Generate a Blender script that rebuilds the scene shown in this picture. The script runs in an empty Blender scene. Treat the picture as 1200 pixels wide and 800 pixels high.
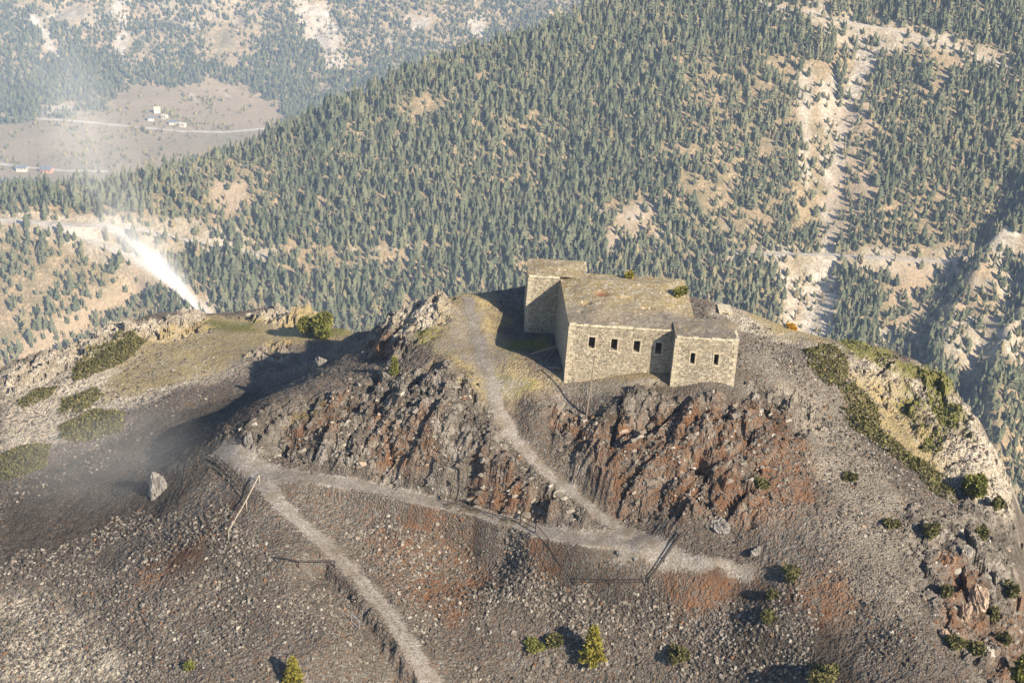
import bpy, math, time
import numpy as np
T0 = time.time()
rng = np.random.default_rng(7)
scene = bpy.context.scene
COL = scene.collection

# ------------------------------------------------------------------ camera
F, TH, RO, CAM = 1650.0, math.radians(24), math.radians(3.5), np.array([0, 0, 60.0])
r_ = np.array([1, 0, 0.0]); fw = np.array([0, math.cos(TH), -math.sin(TH)]); d_ = np.array([0, -math.sin(TH), -math.cos(TH)])
Rc = math.cos(RO) * r_ - math.sin(RO) * d_
Dc = math.sin(RO) * r_ + math.cos(RO) * d_
def ray(u, v):
    q = fw * F + Rc * (u - 600) + Dc * (v - 400)
    return q / np.linalg.norm(q)
def aty(u, v, y): q = ray(u, v); return CAM + q * (y / q[1])
def atz(u, v, z): q = ray(u, v); return CAM + q * ((z - CAM[2]) / q[2])
def proj(P):
    P = np.asarray(P, float) - CAM
    w = P @ fw
    return 600 + F * (P @ Rc) / w, 400 + F * (P @ Dc) / w
from mathutils import Matrix, Vector
cd = bpy.data.cameras.new('camera'); cam = bpy.data.objects.new('camera', cd); COL.objects.link(cam)
cam.matrix_world = Matrix(((Rc[0], -Dc[0], -fw[0], CAM[0]), (Rc[1], -Dc[1], -fw[1], CAM[1]), (Rc[2], -Dc[2], -fw[2], CAM[2]), (0, 0, 0, 1)))
cd.sensor_fit = 'HORIZONTAL'; cd.angle = 2 * math.atan(600 / F); cd.clip_start = 0.5; cd.clip_end = 12000
scene.camera = cam

# ------------------------------------------------------------------ noise
def h2(ix, iy, seed):
    a = (ix.astype(np.int64) * 374761393 + iy.astype(np.int64) * 668265263 + seed * 982451653) & 0xFFFFFFFF
    a = ((a ^ (a >> 13)) * 1274126177) & 0xFFFFFFFF
    a = ((a ^ (a >> 16)) * 2246822519) & 0xFFFFFFFF
    a = a ^ (a >> 15)
    return (a & 0xFFFFFF).astype(np.float32) / float(0xFFFFFF)
def perlin(x, y, seed=0):
    ix = np.floor(x); iy = np.floor(y); fx = (x - ix).astype(np.float32); fy = (y - iy).astype(np.float32)
    def g(dx, dy):
        a = h2(ix + dx, iy + dy, seed) * 6.2831853
        return np.cos(a) * (fx - dx) + np.sin(a) * (fy - dy)
    sx = fx * fx * fx * (fx * (fx * 6 - 15) + 10); sy = fy * fy * fy * (fy * (fy * 6 - 15) + 10)
    a = g(0, 0); b = g(1, 0); c = g(0, 1); d = g(1, 1)
    return ((a + (b - a) * sx) * (1 - sy) + (c + (d - c) * sx) * sy) * 1.5
def fbm(x, y, s, seed=0, o=4, rough=0.5):
    t = 0; am = 1.0; n = 0
    for k in range(o):
        t = t + am * perlin(x / s + 17.3 * k, y / s - 9.1 * k, seed + k); n += am; s *= 0.5; am *= rough
    return t / n
def facets(x, y, s, seed=0, tilt=0.8, step=0.8):
    """angular rock blocks: every cell is a tilted plane at its own height"""
    X = x / s; Y = y / s; ix = np.floor(X); iy = np.floor(Y)
    best = np.full(X.shape, 9e9, np.float32); out = np.zeros(X.shape, np.float32)
    for dx in (-1, 0, 1):
        for dy in (-1, 0, 1):
            cx, cy = ix + dx, iy + dy
            px = cx + 0.1 + 0.8 * h2(cx, cy, seed); py = cy + 0.1 + 0.8 * h2(cx, cy, seed + 1)
            ex = (X - px).astype(np.float32); ey = (Y - py).astype(np.float32)
            d = ex * ex + ey * ey
            gx = (h2(cx, cy, seed + 2) - .5) * 2 * tilt; gy = (h2(cx, cy, seed + 3) - .5) * 2 * tilt
            h = (h2(cx, cy, seed + 4) - .5) * step + gx * ex + gy * ey - 0.25 * d
            m = d < best
            best = np.where(m, d, best); out = np.where(m, h, out)
    return out * s
def sstep(a, b, x):
    t = np.clip((x - a) / (b - a), 0, 1); return t * t * (3 - 2 * t)
def seg_dist(x, y, pts):
    """distance to polyline and interpolated per-vertex values"""
    best = np.full(x.shape, 1e9); par = np.zeros(x.shape)
    for k in range(len(pts) - 1):
        ax, ay = pts[k][:2]; bx, by = pts[k + 1][:2]
        dx, dy = bx - ax, by - ay; L = dx * dx + dy * dy + 1e-9
        t = np.clip(((x - ax) * dx + (y - ay) * dy) / L, 0, 1)
        d = np.hypot(x - ax - t * dx, y - ay - t * dy)
        m = d < best; best = np.where(m, d, best); par = np.where(m, k + t, par)
    return best, par
def poly_sd(x, y, pts):
    """signed distance, positive inside"""
    n = len(pts); inside = np.zeros(x.shape, bool); best = np.full(x.shape, 1e9)
    for k in range(n):
        ax, ay = pts[k][:2]; bx, by = pts[(k + 1) % n][:2]
        dx, dy = bx - ax, by - ay; L = dx * dx + dy * dy + 1e-9
        t = np.clip(((x - ax) * dx + (y - ay) * dy) / L, 0, 1)
        best = np.minimum(best, np.hypot(x - ax - t * dx, y - ay - t * dy))
        c = ((ay > y) != (by > y)) & (x < (bx - ax) * (y - ay) / (by - ay + 1e-12) + ax)
        inside ^= c
    return np.where(inside, best, -best)

# ------------------------------------------------------------------ object helpers
def meta(o, label=None, cat=None, group=None, kind=None):
    if label: o['label'] = label
    if cat: o['category'] = cat
    if group: o['group'] = group
    if kind: o['kind'] = kind
    return o
def mesh_np(name, V, Fc, mats, parent=None, attrs=None, smooth=False, midx=None):
    """V (n,3); Fc list of arrays (m,k)"""
    me = bpy.data.meshes.new(name)
    if not isinstance(Fc, list): Fc = [Fc]
    V = np.ascontiguousarray(V, np.float32)
    loops = np.concatenate([f.ravel() for f in Fc]).astype(np.int32)
    tot = np.concatenate([np.full(len(f), f.shape[1], np.int32) for f in Fc])
    st = np.concatenate([[0], np.cumsum(tot)[:-1]]).astype(np.int32)
    me.vertices.add(len(V)); me.vertices.foreach_set('co', V.ravel())
    me.loops.add(len(loops)); me.loops.foreach_set('vertex_index', loops)
    me.polygons.add(len(tot)); me.polygons.foreach_set('loop_start', st); me.polygons.foreach_set('loop_total', tot)
    me.polygons.foreach_set('use_smooth', np.full(len(tot), smooth))
    for m in (mats if isinstance(mats, (list, tuple)) else [mats]): me.materials.append(m)
    if midx is not None: me.polygons.foreach_set('material_index', midx.astype(np.int32))
    for k, a in (attrs or {}).items():
        at = me.attributes.new(k, 'FLOAT', 'POINT'); at.data.foreach_set('value', np.ascontiguousarray(a, np.float32).ravel())
    me.update(calc_edges=True); me.validate()
    o = bpy.data.objects.new(name, me); COL.objects.link(o)
    if parent: o.parent = parent
    return o
def empty(name, loc, label, cat, group=None):
    o = bpy.data.objects.new(name, None); COL.objects.link(o); o.location = Vector([float(c) for c in loc])
    o.empty_display_size = 0.3
    return meta(o, label, cat, group)
class MB:
    """collects simple solids into one mesh (coordinates in the parent's space)"""
    def __init__(s): s.V = []; s.F = []; s.n = 0
    def add(s, V, Fs):
        V = np.asarray(V, float); s.V.append(V)
        for f in Fs: s.F.append(tuple(int(i) + s.n for i in f))
        s.n += len(V); return s
    def box(s, a, b):
        x0, y0, z0 = a; x1, y1, z1 = b
        return s.add([(x0, y0, z0), (x1, y0, z0), (x1, y1, z0), (x0, y1, z0), (x0, y0, z1), (x1, y0, z1), (x1, y1, z1), (x0, y1, z1)],
                     [(0, 3, 2, 1), (4, 5, 6, 7), (0, 1, 5, 4), (1, 2, 6, 5), (2, 3, 7, 6), (3, 0, 4, 7)])
    def bar(s, p, q, ra, rb=None, n=6):
        p = np.asarray(p, float); q = np.asarray(q, float); rb = ra if rb is None else rb
        d = q - p; d /= np.linalg.norm(d); a = np.cross(d, [0, 0, 1.0] if abs(d[2]) < .9 else [1.0, 0, 0]); a /= np.linalg.norm(a); b = np.cross(d, a)
        an = np.arange(n) * 2 * math.pi / n
        ring = np.cos(an)[:, None] * a + np.sin(an)[:, None] * b
        V = np.vstack([p + ring * ra, q + ring * rb])
        return s.add(V, [(i, (i + 1) % n, n + (i + 1) % n, n + i) for i in range(n)] + [tuple(range(n))[::-1], tuple(range(n, 2 * n))])
    def build(s, name, mat, parent=None, off=(0, 0, 0), smooth=False):
        me = bpy.data.meshes.new(name)
        V = np.vstack(s.V) - np.asarray(off, float)
        me.from_pydata([tuple(map(float, p)) for p in V], [], s.F); me.materials.append(mat)
        if smooth: me.polygons.foreach_set('use_smooth', [True] * len(me.polygons))
        me.update(); o = bpy.data.objects.new(name, me); COL.objects.link(o)
        if parent: o.parent = parent
        return o

# ------------------------------------------------------------------ materials
class N:
    def __init__(s, name):
        s.m = bpy.data.materials.new(name); s.m.use_nodes = True; s.t = s.m.node_tree; s.t.nodes.clear()
        s.out = s.t.nodes.new('ShaderNodeOutputMaterial')
        s.b = s.t.nodes.new('ShaderNodeBsdfPrincipled'); s.t.links.new(s.b.outputs[0], s.out.inputs[0])
        s.b.inputs['Roughness'].default_value = 0.9
        s.b.inputs['Specular IOR Level'].default_value = 0.2
    def n(s, typ, **kw):
        x = s.t.nodes.new(typ)
        for k, v in kw.items(): setattr(x, k, v)
        return x
    def set(s, sock, v):
        if hasattr(v, 'is_output') or isinstance(v, bpy.types.NodeSocket): s.t.links.new(v, sock)
        elif isinstance(v, (tuple, list)) and len(v) == 3 and sock.type == 'RGBA': sock.default_value = (*v, 1)
        else: sock.default_value = v
    def pos(s, scale=(1, 1, 1), obj=False, rot=(0, 0, 0)):
        g = s.n('ShaderNodeTexCoord').outputs['Object'] if obj else s.n('ShaderNodeNewGeometry').outputs['Position']
        mp = s.n('ShaderNodeMapping'); s.set(mp.inputs['Vector'], g); mp.inputs['Scale'].default_value = scale; mp.inputs['Rotation'].default_value = rot
        return mp.outputs[0]
    def noise(s, vec, scale, detail=4, rough=.55, dist=0):
        x = s.n('ShaderNodeTexNoise'); s.set(x.inputs['Vector'], vec); x.inputs['Scale'].default_value = scale
        x.inputs['Detail'].default_value = detail; x.inputs['Roughness'].default_value = rough; x.inputs['Distortion'].default_value = dist
        return x.outputs['Fac']
    def voro(s, vec, scale, feature='F1', rand=1.0):
        x = s.n('ShaderNodeTexVoronoi', feature=feature); s.set(x.inputs['Vector'], vec); x.inputs['Scale'].default_value = scale
        x.inputs['Randomness'].default_value = rand
        return x
    def attr(s, name): return s.n('ShaderNodeAttribute', attribute_name=name).outputs['Fac']
    def math(s, op, a, b=0.0, c=0.0, clamp=False):
        x = s.n('ShaderNodeMath', operation=op, use_clamp=clamp); s.set(x.inputs[0], a); s.set(x.inputs[1], b); s.set(x.inputs[2], c); return x.outputs[0]
    def rng(s, v, a, b, c=0.0, d=1.0):
        x = s.n('ShaderNodeMapRange'); s.set(x.inputs[0], v)
        for i, q in enumerate((a, b, c, d)): x.inputs[i + 1].default_value = q
        return x.outputs[0]
    def mix(s, f, a, b, mode='MIX'):
        x = s.n('ShaderNodeMix', data_type='RGBA', blend_type=mode, clamp_factor=True); s.set(x.inputs[0], f); s.set(x.inputs[6], a); s.set(x.inputs[7], b); return x.outputs[2]
    def mixf(s, t, f):   # patchier with distance along the jet
        lo = s.rng(f, .30, .70, .55, 1.35); hi = s.rng(f, .42, .60, .0, 1.7); w = s.rng(t, .1, .75)
        return s.math('ADD', s.math('MULTIPLY', lo, s.math('SUBTRACT', 1, w)), s.math('MULTIPLY', hi, w))
    def scale(s, c, f):   # colour * value
        x = s.n('ShaderNodeVectorMath', operation='SCALE'); s.set(x.inputs[0], c); s.set(x.inputs[3], f); return x.outputs[0]
    def sep(s, c):
        x = s.n('ShaderNodeSeparateColor'); s.set(x.inputs[0], c); return x.outputs
    def ramp(s, f, stops):
        x = s.n('ShaderNodeValToRGB'); e = x.color_ramp.elements
        while len(e) < len(stops): e.new(0.5)
        for q, (p, c) in zip(e, stops): q.position = p; q.color = (*c, 1)
        s.set(x.inputs[0], f); return x.outputs[0]
    def done(s, col, bump=None, strength=.5, dist=.1, rough=None):
        s.set(s.b.inputs['Base Color'], col)
        if rough is not None: s.set(s.b.inputs['Roughness'], rough)
        if bump is not None:
            x = s.n('ShaderNodeBump'); x.inputs['Strength'].default_value = strength; x.inputs['Distance'].default_value = dist
            s.set(x.inputs['Height'], bump); s.set(s.b.inputs['Normal'], x.outputs[0])
        return s.m

def plain(name, col, var=.25, sc=3.0, rough=.8, metal=0.0):
    k = N(name); p = k.pos(); f = k.noise(p, sc, 5, .6)
    k.b.inputs['Metallic'].default_value = metal
    return k.done(k.scale(col, k.rng(f, .3, .7, 1 - var, 1 + var)), f, .3, .05, rough)

def mat_knoll():
    k = N('knoll ground'); p = k.pos()
    warp = k.n('ShaderNodeVectorMath', operation='ADD')
    nz = k.n('ShaderNodeTexNoise'); k.set(nz.inputs['Vector'], p); nz.inputs['Scale'].default_value = 1.3
    sc = k.n('ShaderNodeVectorMath', operation='SCALE'); k.set(sc.inputs[0], nz.outputs['Color']); sc.inputs[3].default_value = .35
    k.set(warp.inputs[0], p); k.set(warp.inputs[1], sc.outputs[0]); wp = warp.outputs[0]
    v1 = k.voro(wp, 4.6); v2 = k.voro(wp, 9.0); v3 = k.voro(wp, .9)
    c1 = k.sep(v1.outputs['Color']); c2 = k.sep(v2.outputs['Color']); c3 = k.sep(v3.outputs['Color'])
    big = k.noise(p, .11, 5, .6); med = k.noise(p, .5, 6, .65); fine = k.noise(p, 5, 6, .7)
    # loose stones: every stone its own grey
    stone = k.mix(c1[0], (.082, .069, .056), (.212, .187, .156))
    stone = k.mix(k.math('MULTIPLY', k.math('POWER', c2[1], 3.5), .8), stone, (.36, .345, .32))
    stone = k.mix(k.rng(c1[2], .72, .8), stone, (.20, .135, .095))
    soil = k.mix(med, (.084, .068, .056), (.176, .147, .120))
    scree = k.mix(k.rng(k.math('ADD', k.math('ADD', k.math('MULTIPLY', med, .5), k.math('MULTIPLY', c2[0], .35)), k.math('MULTIPLY', k.rng(big, .3, .7), .22)), .36, .60), soil, stone)
    # outcrop rock
    st = k.noise(k.pos((1, 1, 1), rot=(0, 0, .6)), .8, 6, .7, 1.0)
    rock = k.ramp(k.math('ADD', k.math('MULTIPLY', st, .6), k.math('MULTIPLY', c3[0], .4)),
                  [(.2, (.062, .053, .045)), (.42, (.135, .114, .092)), (.58, (.225, .195, .162)), (.8, (.38, .345, .30))])
    rock = k.mix(k.math('MULTIPLY', k.rng(c2[0], .65, 1), .5), rock, (.36, .345, .32))
    col = k.mix(k.attr('rock'), scree, rock)
    # rust red staining
    rm = k.math('MULTIPLY', k.attr('red'), k.rng(k.math('ADD', k.math('MULTIPLY', med, .78), k.math('MULTIPLY', c1[1], .22)), .34, .62))
    redc = k.mix(k.noise(p, 1.4, 5, .7), (.145, .072, .038), (.33, .165, .082))
    col = k.mix(k.math('MULTIPLY', rm, .95), col, redc)
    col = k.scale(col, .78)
    # pale limestone
    palec = k.mix(c1[0], (.31, .265, .205), (.64, .575, .475))
    palec = k.mix(k.rng(med, .4, .7), palec, (.34, .29, .22))
    pm = k.math('MULTIPLY', k.attr('pale'), k.rng(k.math('ADD', k.math('MULTIPLY', c2[2], .35), k.math('MULTIPLY', fine, .65)), .27, .48))
    col = k.mix(pm, col, palec)
    # dry grass, then green mats
    dryc = k.mix(fine, (.20, .155, .075), (.46, .37, .20))
    dm = k.math('MULTIPLY', k.attr('dry'), k.rng(k.math('ADD', k.math('MULTIPLY', med, .55), k.math('MULTIPLY', fine, .45)), .32, .52))
    col = k.mix(dm, col, dryc)
    grc = k.mix(fine, (.075, .080, .024), (.27, .245, .078))
    gm = k.math('MULTIPLY', k.attr('green'), k.rng(k.math('ADD', k.math('MULTIPLY', med, .6), k.math('MULTIPLY', fine, .4)), .34, .5))
    col = k.mix(gm, col, grc)
    # dark gravel / dark soil, and left-slope shade painted into the ground colour
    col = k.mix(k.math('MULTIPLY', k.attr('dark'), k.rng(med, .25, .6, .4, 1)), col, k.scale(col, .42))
    # trodden gravel
    pc = k.mix(k.rng(fine, .35, .65), (.150, .130, .110), (.245, .217, .19))
    pc = k.mix(k.math('POWER', c2[0], 3), pc, (.36, .335, .31))
    pc = k.mix(k.rng(med, .45, .7), pc, (.15, .122, .088))
    col = k.mix(k.rng(k.math('ADD', k.attr('path'), k.math('ADD', k.math('MULTIPLY', k.math('SUBTRACT', c2[1], .5), .55), k.math('MULTIPLY', k.math('SUBTRACT', fine, .5), 1.6))), .42, .72), col, pc)
    col = k.scale(col, k.rng(big, .3, .7, .78, 1.2))
    b1 = k.math('MULTIPLY', v1.outputs['Distance'], -1.2); b2 = k.math('MULTIPLY', v2.outputs['Distance'], -.6)
    soft = k.math('SUBTRACT', 1, k.math('MULTIPLY', k.attr('path'), .8))
    bump = k.math('MULTIPLY', k.math('ADD', k.math('ADD', b1, b2), k.math('MULTIPLY', fine, .8)), soft)
    return k.done(col, bump, .85, .16)

def mat_slope(name, far=False):
    k = N(name); p = k.pos(); s = .35 if far else 1.0
    big = k.noise(p, .012 * s, 5, .6); med = k.noise(p, .06 * s, 6, .65); fine = k.noise(p, .4 * s, 5, .7)
    v = k.voro(p, .28 * s); c = k.sep(v.outputs['Color'])
    c2 = k.sep(k.voro(p, .9 * s).outputs['Color'])
    grass = k.mix(k.math('ADD', k.math('MULTIPLY', k.rng(fine, .3, .7), .6), k.math('MULTIPLY', c2[0], .4)), (.13, .10, .055), (.58, .44, .27))
    grass = k.mix(k.math('MULTIPLY', k.rng(med, .45, .65), .7), grass, (.17, .155, .08))
    rockc = k.mix(k.math('ADD', k.math('MULTIPLY', c[0], .5), k.math('MULTIPLY', c2[1], .5)), (.34, .29, .23), (.78, .71, .59))
    m = k.math('ADD', k.math('MULTIPLY', k.attr('bare'), 1.0), k.rng(k.math('ADD', k.math('MULTIPLY', med, .6), k.math('MULTIPLY', big, .4)), .56, .68))
    m = k.math('MULTIPLY', m, k.rng(fine, .30, .62, .35, 1), clamp=True)
    col = k.mix(m, grass, rockc)
    col = k.mix(k.math('MULTIPLY', k.attr('tan'), k.rng(fine, .2, .7, .5, 1)), col, k.mix(fine, (.38, .28, .185), (.60, .47, .33)))
    col = k.mix(k.attr('meadow'), col, k.mix(k.math('ADD', k.math('MULTIPLY', k.rng(big, .35, .65), .6), k.math('MULTIPLY', k.rng(fine, .35, .65), .4)), (.40, .30, .19), (.21, .18, .105)))
    col = k.mix(k.attr('road'), col, (.54, .49, .42))
    return k.done(col, k.math('ADD', k.math('ADD', med, k.math('MULTIPLY', fine, .4)), k.math('MULTIPLY', c2[2], .12)), .9, 3.2)

def mat_masonry(name='rubble masonry', dim=1.0):
    k = N(name); p = k.pos((1, 1, 1.35), obj=True)
    w = k.n('ShaderNodeVectorMath', operation='ADD'); nz = k.n('ShaderNodeTexNoise'); k.set(nz.inputs['Vector'], p); nz.inputs['Scale'].default_value = 2
    k.set(w.inputs[0], p); k.set(w.inputs[1], k.scale(nz.outputs['Color'], .22)); wp = w.outputs[0]
    v = k.voro(wp, 4.8); e = k.voro(wp, 4.8, 'DISTANCE_TO_EDGE'); c = k.sep(v.outputs['Color'])
    big = k.noise(p, .5, 5, .6); fine = k.noise(p, 7, 5, .7); med_ = k.rng(k.noise(p, .9, 4, .6), .5, .7)
    st = k.ramp(c[0], [(0, (.16, .138, .105)), (.35, (.28, .24, .18)), (.6, (.37, .31, .215)), (.85, (.49, .435, .34)), (1, (.38, .27, .19))])
    st = k.scale(st, k.rng(c[1], 0, 1, .82, 1.14))
    mort = k.mix(big, (.385, .335, .25), (.48, .43, .335))
    col = k.mix(k.rng(e.outputs['Distance'], .03, .10), mort, st)
    col = k.mix(k.rng(big, .44, .7), col, k.mix(med_, k.scale(col, .72), (.40, .30, .19)))
    col = k.scale(col, k.rng(fine, .3, .7, .8 * dim, 1.2 * dim))
    return k.done(col, k.math('ADD', k.rng(e.outputs['Distance'], 0, .14), k.math('MULTIPLY', fine, .35)), .7, .09)

def mat_roof():
    k = N('overgrown earth roof'); p = k.pos()
    med = k.noise(p, .45, 6, .65); fine = k.noise(p, 4, 6, .75); v = k.voro(p, 5); c = k.sep(v.outputs['Color']); big = k.noise(p, .16, 4, .6)
    col = k.ramp(fine, [(.3, (.15, .105, .048)), (.5, (.31, .232, .115)), (.7, (.48, .385, .215))])
    col = k.mix(k.math('MULTIPLY', k.rng(med, .48, .64), .7), col, k.mix(c[0], (.22, .18, .12), (.40, .34, .25)))
    col = k.mix(k.math('POWER', c[1], 5), col, (.58, .54, .45))
    g = k.attr('gravel')
    gc = k.mix(c[0], (.135, .115, .095), (.27, .235, .19))
    col = k.mix(k.math('MULTIPLY', g, k.rng(k.math('ADD', k.math('MULTIPLY', med, .5), k.math('MULTIPLY', fine, .5)), .34, .54)), col, gc)
    col = k.mix(k.attr('pit'), col, (.25, .125, .07))
    return k.done(k.scale(col, k.rng(big, .3, .7, .85, 1.15)), k.math('ADD', fine, k.math('MULTIPLY', c[0], .4)), .9, .15)

def mat_foliage(name, ramp, transl=.0):
    k = N(name); t = k.attr('tint'); p = k.pos()
    f = k.noise(p, 1.2, 3, .6)
    col = k.ramp(k.math('ADD', t, k.rng(f, .3, .7, -.12, .12)), ramp)
    return k.done(col, rough=.85)

M = dict(
    knoll=mat_knoll(), slope=mat_slope('mountain ground'), far=mat_slope('distant mountain ground', True), masonry=mat_masonry(), roof=mat_roof(),
    cornice=plain('pale cornice stone', (.50, .44, .32), .45, 3.5), dark=plain('dark interior', (.045, .037, .030), .3), trim=plain('dressed window stone', (.40, .345, .255), .35, 4),
    wood=plain('weathered timber', (.22, .18, .14), .3, 6), rail=plain('rusty dark rail', (.055, .045, .040), .3, 8, .6, .3), palewood=plain('bleached pole', (.36, .31, .25), .25, 5),
    metal=plain('galvanised metal', (.45, .46, .46), .15, 6, .5, .6), bark=plain('bark', (.13, .095, .07), .3, 8),
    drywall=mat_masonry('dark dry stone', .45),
    conifer=mat_foliage('conifer needles', [(0, (.066, .078, .046)), (.35, (.112, .124, .072)), (.7, (.165, .165, .096)), (.92, (.23, .20, .10)), (1, (.27, .21, .13))]),
    farconifer=mat_foliage('distant conifer needles', [(0, (.06, .072, .036)), (.4, (.10, .110, .052)), (.8, (.16, .152, .068)), (1, (.27, .22, .08))]),
    larch=mat_foliage('yellowing larch needles', [(0, (.12, .11, .02)), (.5, (.23, .205, .04)), (1, (.36, .30, .06))]),
    pine=mat_foliage('pine needles', [(0, (.06, .07, .018)), (.5, (.15, .155, .04)), (1, (.27, .255, .07))]),
    juniper=mat_foliage('juniper sprays', [(0, (.045, .050, .020)), (.5, (.115, .108, .042)), (1, (.22, .195, .075))]),
    orange=mat_foliage('autumn leaves', [(0, (.35, .17, .02)), (.5, (.5, .28, .04)), (1, (.6, .38, .08))]),
    plaster=plain('pale plaster', (.68, .62, .50), .12, .2), slate=plain('slate roof', (.16, .17, .19), .2, .3), redplaster=plain('salmon plaster', (.55, .30, .20), .12, .2),
)
def mat_stone():
    k = N('loose stones'); t = k.attr('tint'); p = k.pos(); f = k.noise(p, 6, 5, .7)
    col = k.ramp(t, [(0, (.070, .060, .050)), (.5, (.145, .125, .105)), (.72, (.24, .215, .18)), (.82, (.38, .35, .30)), (.9, (.21, .115, .062)), (1, (.16, .082, .045))])
    return k.done(k.scale(col, k.rng(f, .3, .7, .75, 1.25)), f, .5, .05)
M['stone'] = mat_stone()
M['palerock'] = plain('pale boulder rock', (.36, .33, .285), .4, 1.6)
M['greyrock'] = plain('grey boulder rock', (.20, .185, .17), .4, 1.6)
M['pinkrock'] = plain('pinkish boulder rock', (.33, .25, .19), .4, 1.6)

# ------------------------------------------------------------------ knoll: thin plate spline through surveyed points
pts = []
Z = [(600,440,0),(560,400,.2),(620,390,0),(540,346,1.2),(570,343,.6),(590,450,-.6),(585,480,-1.8),(600,510,-3.3),(640,555,-5.2),(690,595,-7),(730,620,-7.8),
     (750,645,-8),(840,660,-8),(680,640,-8.4),(620,620,-8.4),(530,590,-8.4),(430,570,-8.2),(330,548,-7.8),(262,525,-8),(300,575,-8.6),(350,610,-9.5),(400,655,-11),(450,710,-13),(500,780,-15),
     (663,443,.1),(720,438,.9),(785,434,1.6),(858,437,1.5),(830,433,2.3),(800,446,1.3),(640,470,-.6),(690,490,-1.9),(640,500,-3.4),(720,470,-.1),(760,452,1.0),
     (760,500,-1.5),(700,540,-3.6),(760,570,-4.6),(720,590,-6.6),(800,600,-5.8),(860,540,-2.6),(820,500,-.6),(860,480,.3),(900,450,.9),(880,600,-5.2),(900,560,-3.6),(860,630,-7.2),(760,610,-7.3),
     (680,570,-6.0),(610,480,-2.0),(640,540,-4.9),
     # rock between the upper path and the lower path
     (520,440,.0),(540,470,-.9),(470,450,-1.4),(430,480,-3.4),(400,520,-5.6),(470,500,-3.4),(440,540,-6.4),(520,520,-3.4),(560,510,-2.9),(560,560,-5.6),(600,560,-5.2),(640,590,-6.8),(500,568,-7.2),(480,580,-8.25),(505,587,-8.35),(600,600,-7.6),(580,590,-7.3),(360,530,-6.8),(480,560,-7.0),
     # left rim above the hollow
     (300,495,-5.2),(340,480,-4.4),(390,463,-3.4),(430,452,-2.6),(320,520,-7.0),(370,500,-5.2),(410,500,-4.8),
     (500,400,.6),(520,360,1.5),(460,410,-1.8),
     # below the lower left path
     (560,620,-10.2),(600,640,-10.8),(560,700,-13.2),(650,690,-11.6),(700,700,-11.6),(755,690,-10.6),(700,740,-13.4),(600,790,-16.2),(700,795,-15.9),(800,720,-11.6),(800,795,-14.8),(480,640,-11.2),(430,620,-10.6),(380,590,-9.6),(480,690,-13),(540,760,-15.2),(640,655,-9.7),(420,590,-9.4),
     (850,690,-9.8),(880,650,-7.6),(900,730,-9.6),(900,790,-12.6)]
for u, v, z in Z: pts.append(atz(u, v, z))
Y = [(480,363,143.5),(450,378,142),(430,415,137),
     (830,352,147),(865,362,146),(900,376,144),(960,395,142),(1040,410,141),(1075,425,140),(1100,440,138),(1130,472,135),(1150,500,132),(1180,560,126),(1190,620,120),(1197,700,112),
     (880,400,138),(930,430,132),(1000,470,130),(1060,470,134),(1100,520,127),(1050,560,119),(1120,580,121),(1000,600,113),(950,650,107),(1050,700,102),(1150,640,113),(1140,720,104),(1100,800,93.5),(950,790,95.5),(1000,540,120),(950,500,124),(1000,740,99.8),
     (0,436,170),(60,415,172),(130,386,180),(170,371,186),(235,367,190),(290,365,191),(330,362,191),(370,372,184),(405,386,176),(380,425,160),(300,430,160),(330,455,150),(250,480,146),(300,470,141),(260,500,136),
     (200,392,177),(240,393,177),(290,386,180),(330,384,180),(270,374,186),(310,371,187),(355,388,176),(360,402,170),(418,388,152),
     (200,420,166),(120,440,162),(100,490,150),(200,480,147),(0,500,150),(150,560,128),(0,600,122),(100,640,115),(180,590,120),(210,548,123),(222,560,121),(240,574,118.2),(262,594,114.4),(215,628,111.8),(0,700,108),(0,795,98),(150,700,105),(250,640,108.5),(280,620,110.5),(200,650,109),(350,720,100.5),(300,790,94),(150,795,95),(250,700,103),(400,750,98),(420,795,96),(345,665,105.5),(300,660,106)]
for u, v, y in Y: pts.append(aty(u, v, y))
# ground that falls away behind the crests and round the foot
for u, v, y in [(0,436,170),(60,415,172),(130,386,180),(170,371,186),(235,367,190),(290,365,191),(330,362,191),(370,372,184),(405,386,176)]:
    p = aty(u, v, y); pts.append(p + [-3, 9, -7]); pts.append(p + [-8, 28, -30])
for u, v, z in [(540,346,1.2),(570,343,.6)]:
    p = atz(u, v, z); pts.append(p + [0, 6, -3.5]); pts.append(p + [0, 24, -22])
for u, v, y in [(480,363,143.5),(450,378,142)]:
    p = aty(u, v, y); pts.append(p + [-2, 6, -5])
for u, v, y in [(830,352,147),(900,376,144),(960,395,142),(1040,410,141)]:
    p = aty(u, v, y); pts.append(p + [3, 8, -6]); pts.append(p + [10, 26, -26])
for u, v, y in [(1100,440,138),(1150,500,132),(1180,560,126),(1190,620,120),(1197,700,112)]:
    p = aty(u, v, y); pts.append(p + [2.2, 2.5, -3.4]); pts.append(p + [5, 4, -8]); pts.append(p + [16, 12, -29])
for p in [(1.2,150,.3),(9,146,.6),(16,146,1.2),(8,133,.3),(14,134,1.0),(3,158,-7),(20,160,-8)]: pts.append(np.array(p, float))
for p in [(-125,100,-58),(-125,190,-72),(-60,240,-78),(40,240,-72),(105,180,-72),(115,115,-70),(70,60,-34),(0,60,-31),(-60,60,-40),(0,20,-52),(-110,40,-64),(100,40,-60)]: pts.append(np.array(p, float))
P = np.array(pts, float)
KX0, KX1, KY0, KY1 = -125.0, 115.0, 20.0, 240.0
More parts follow.
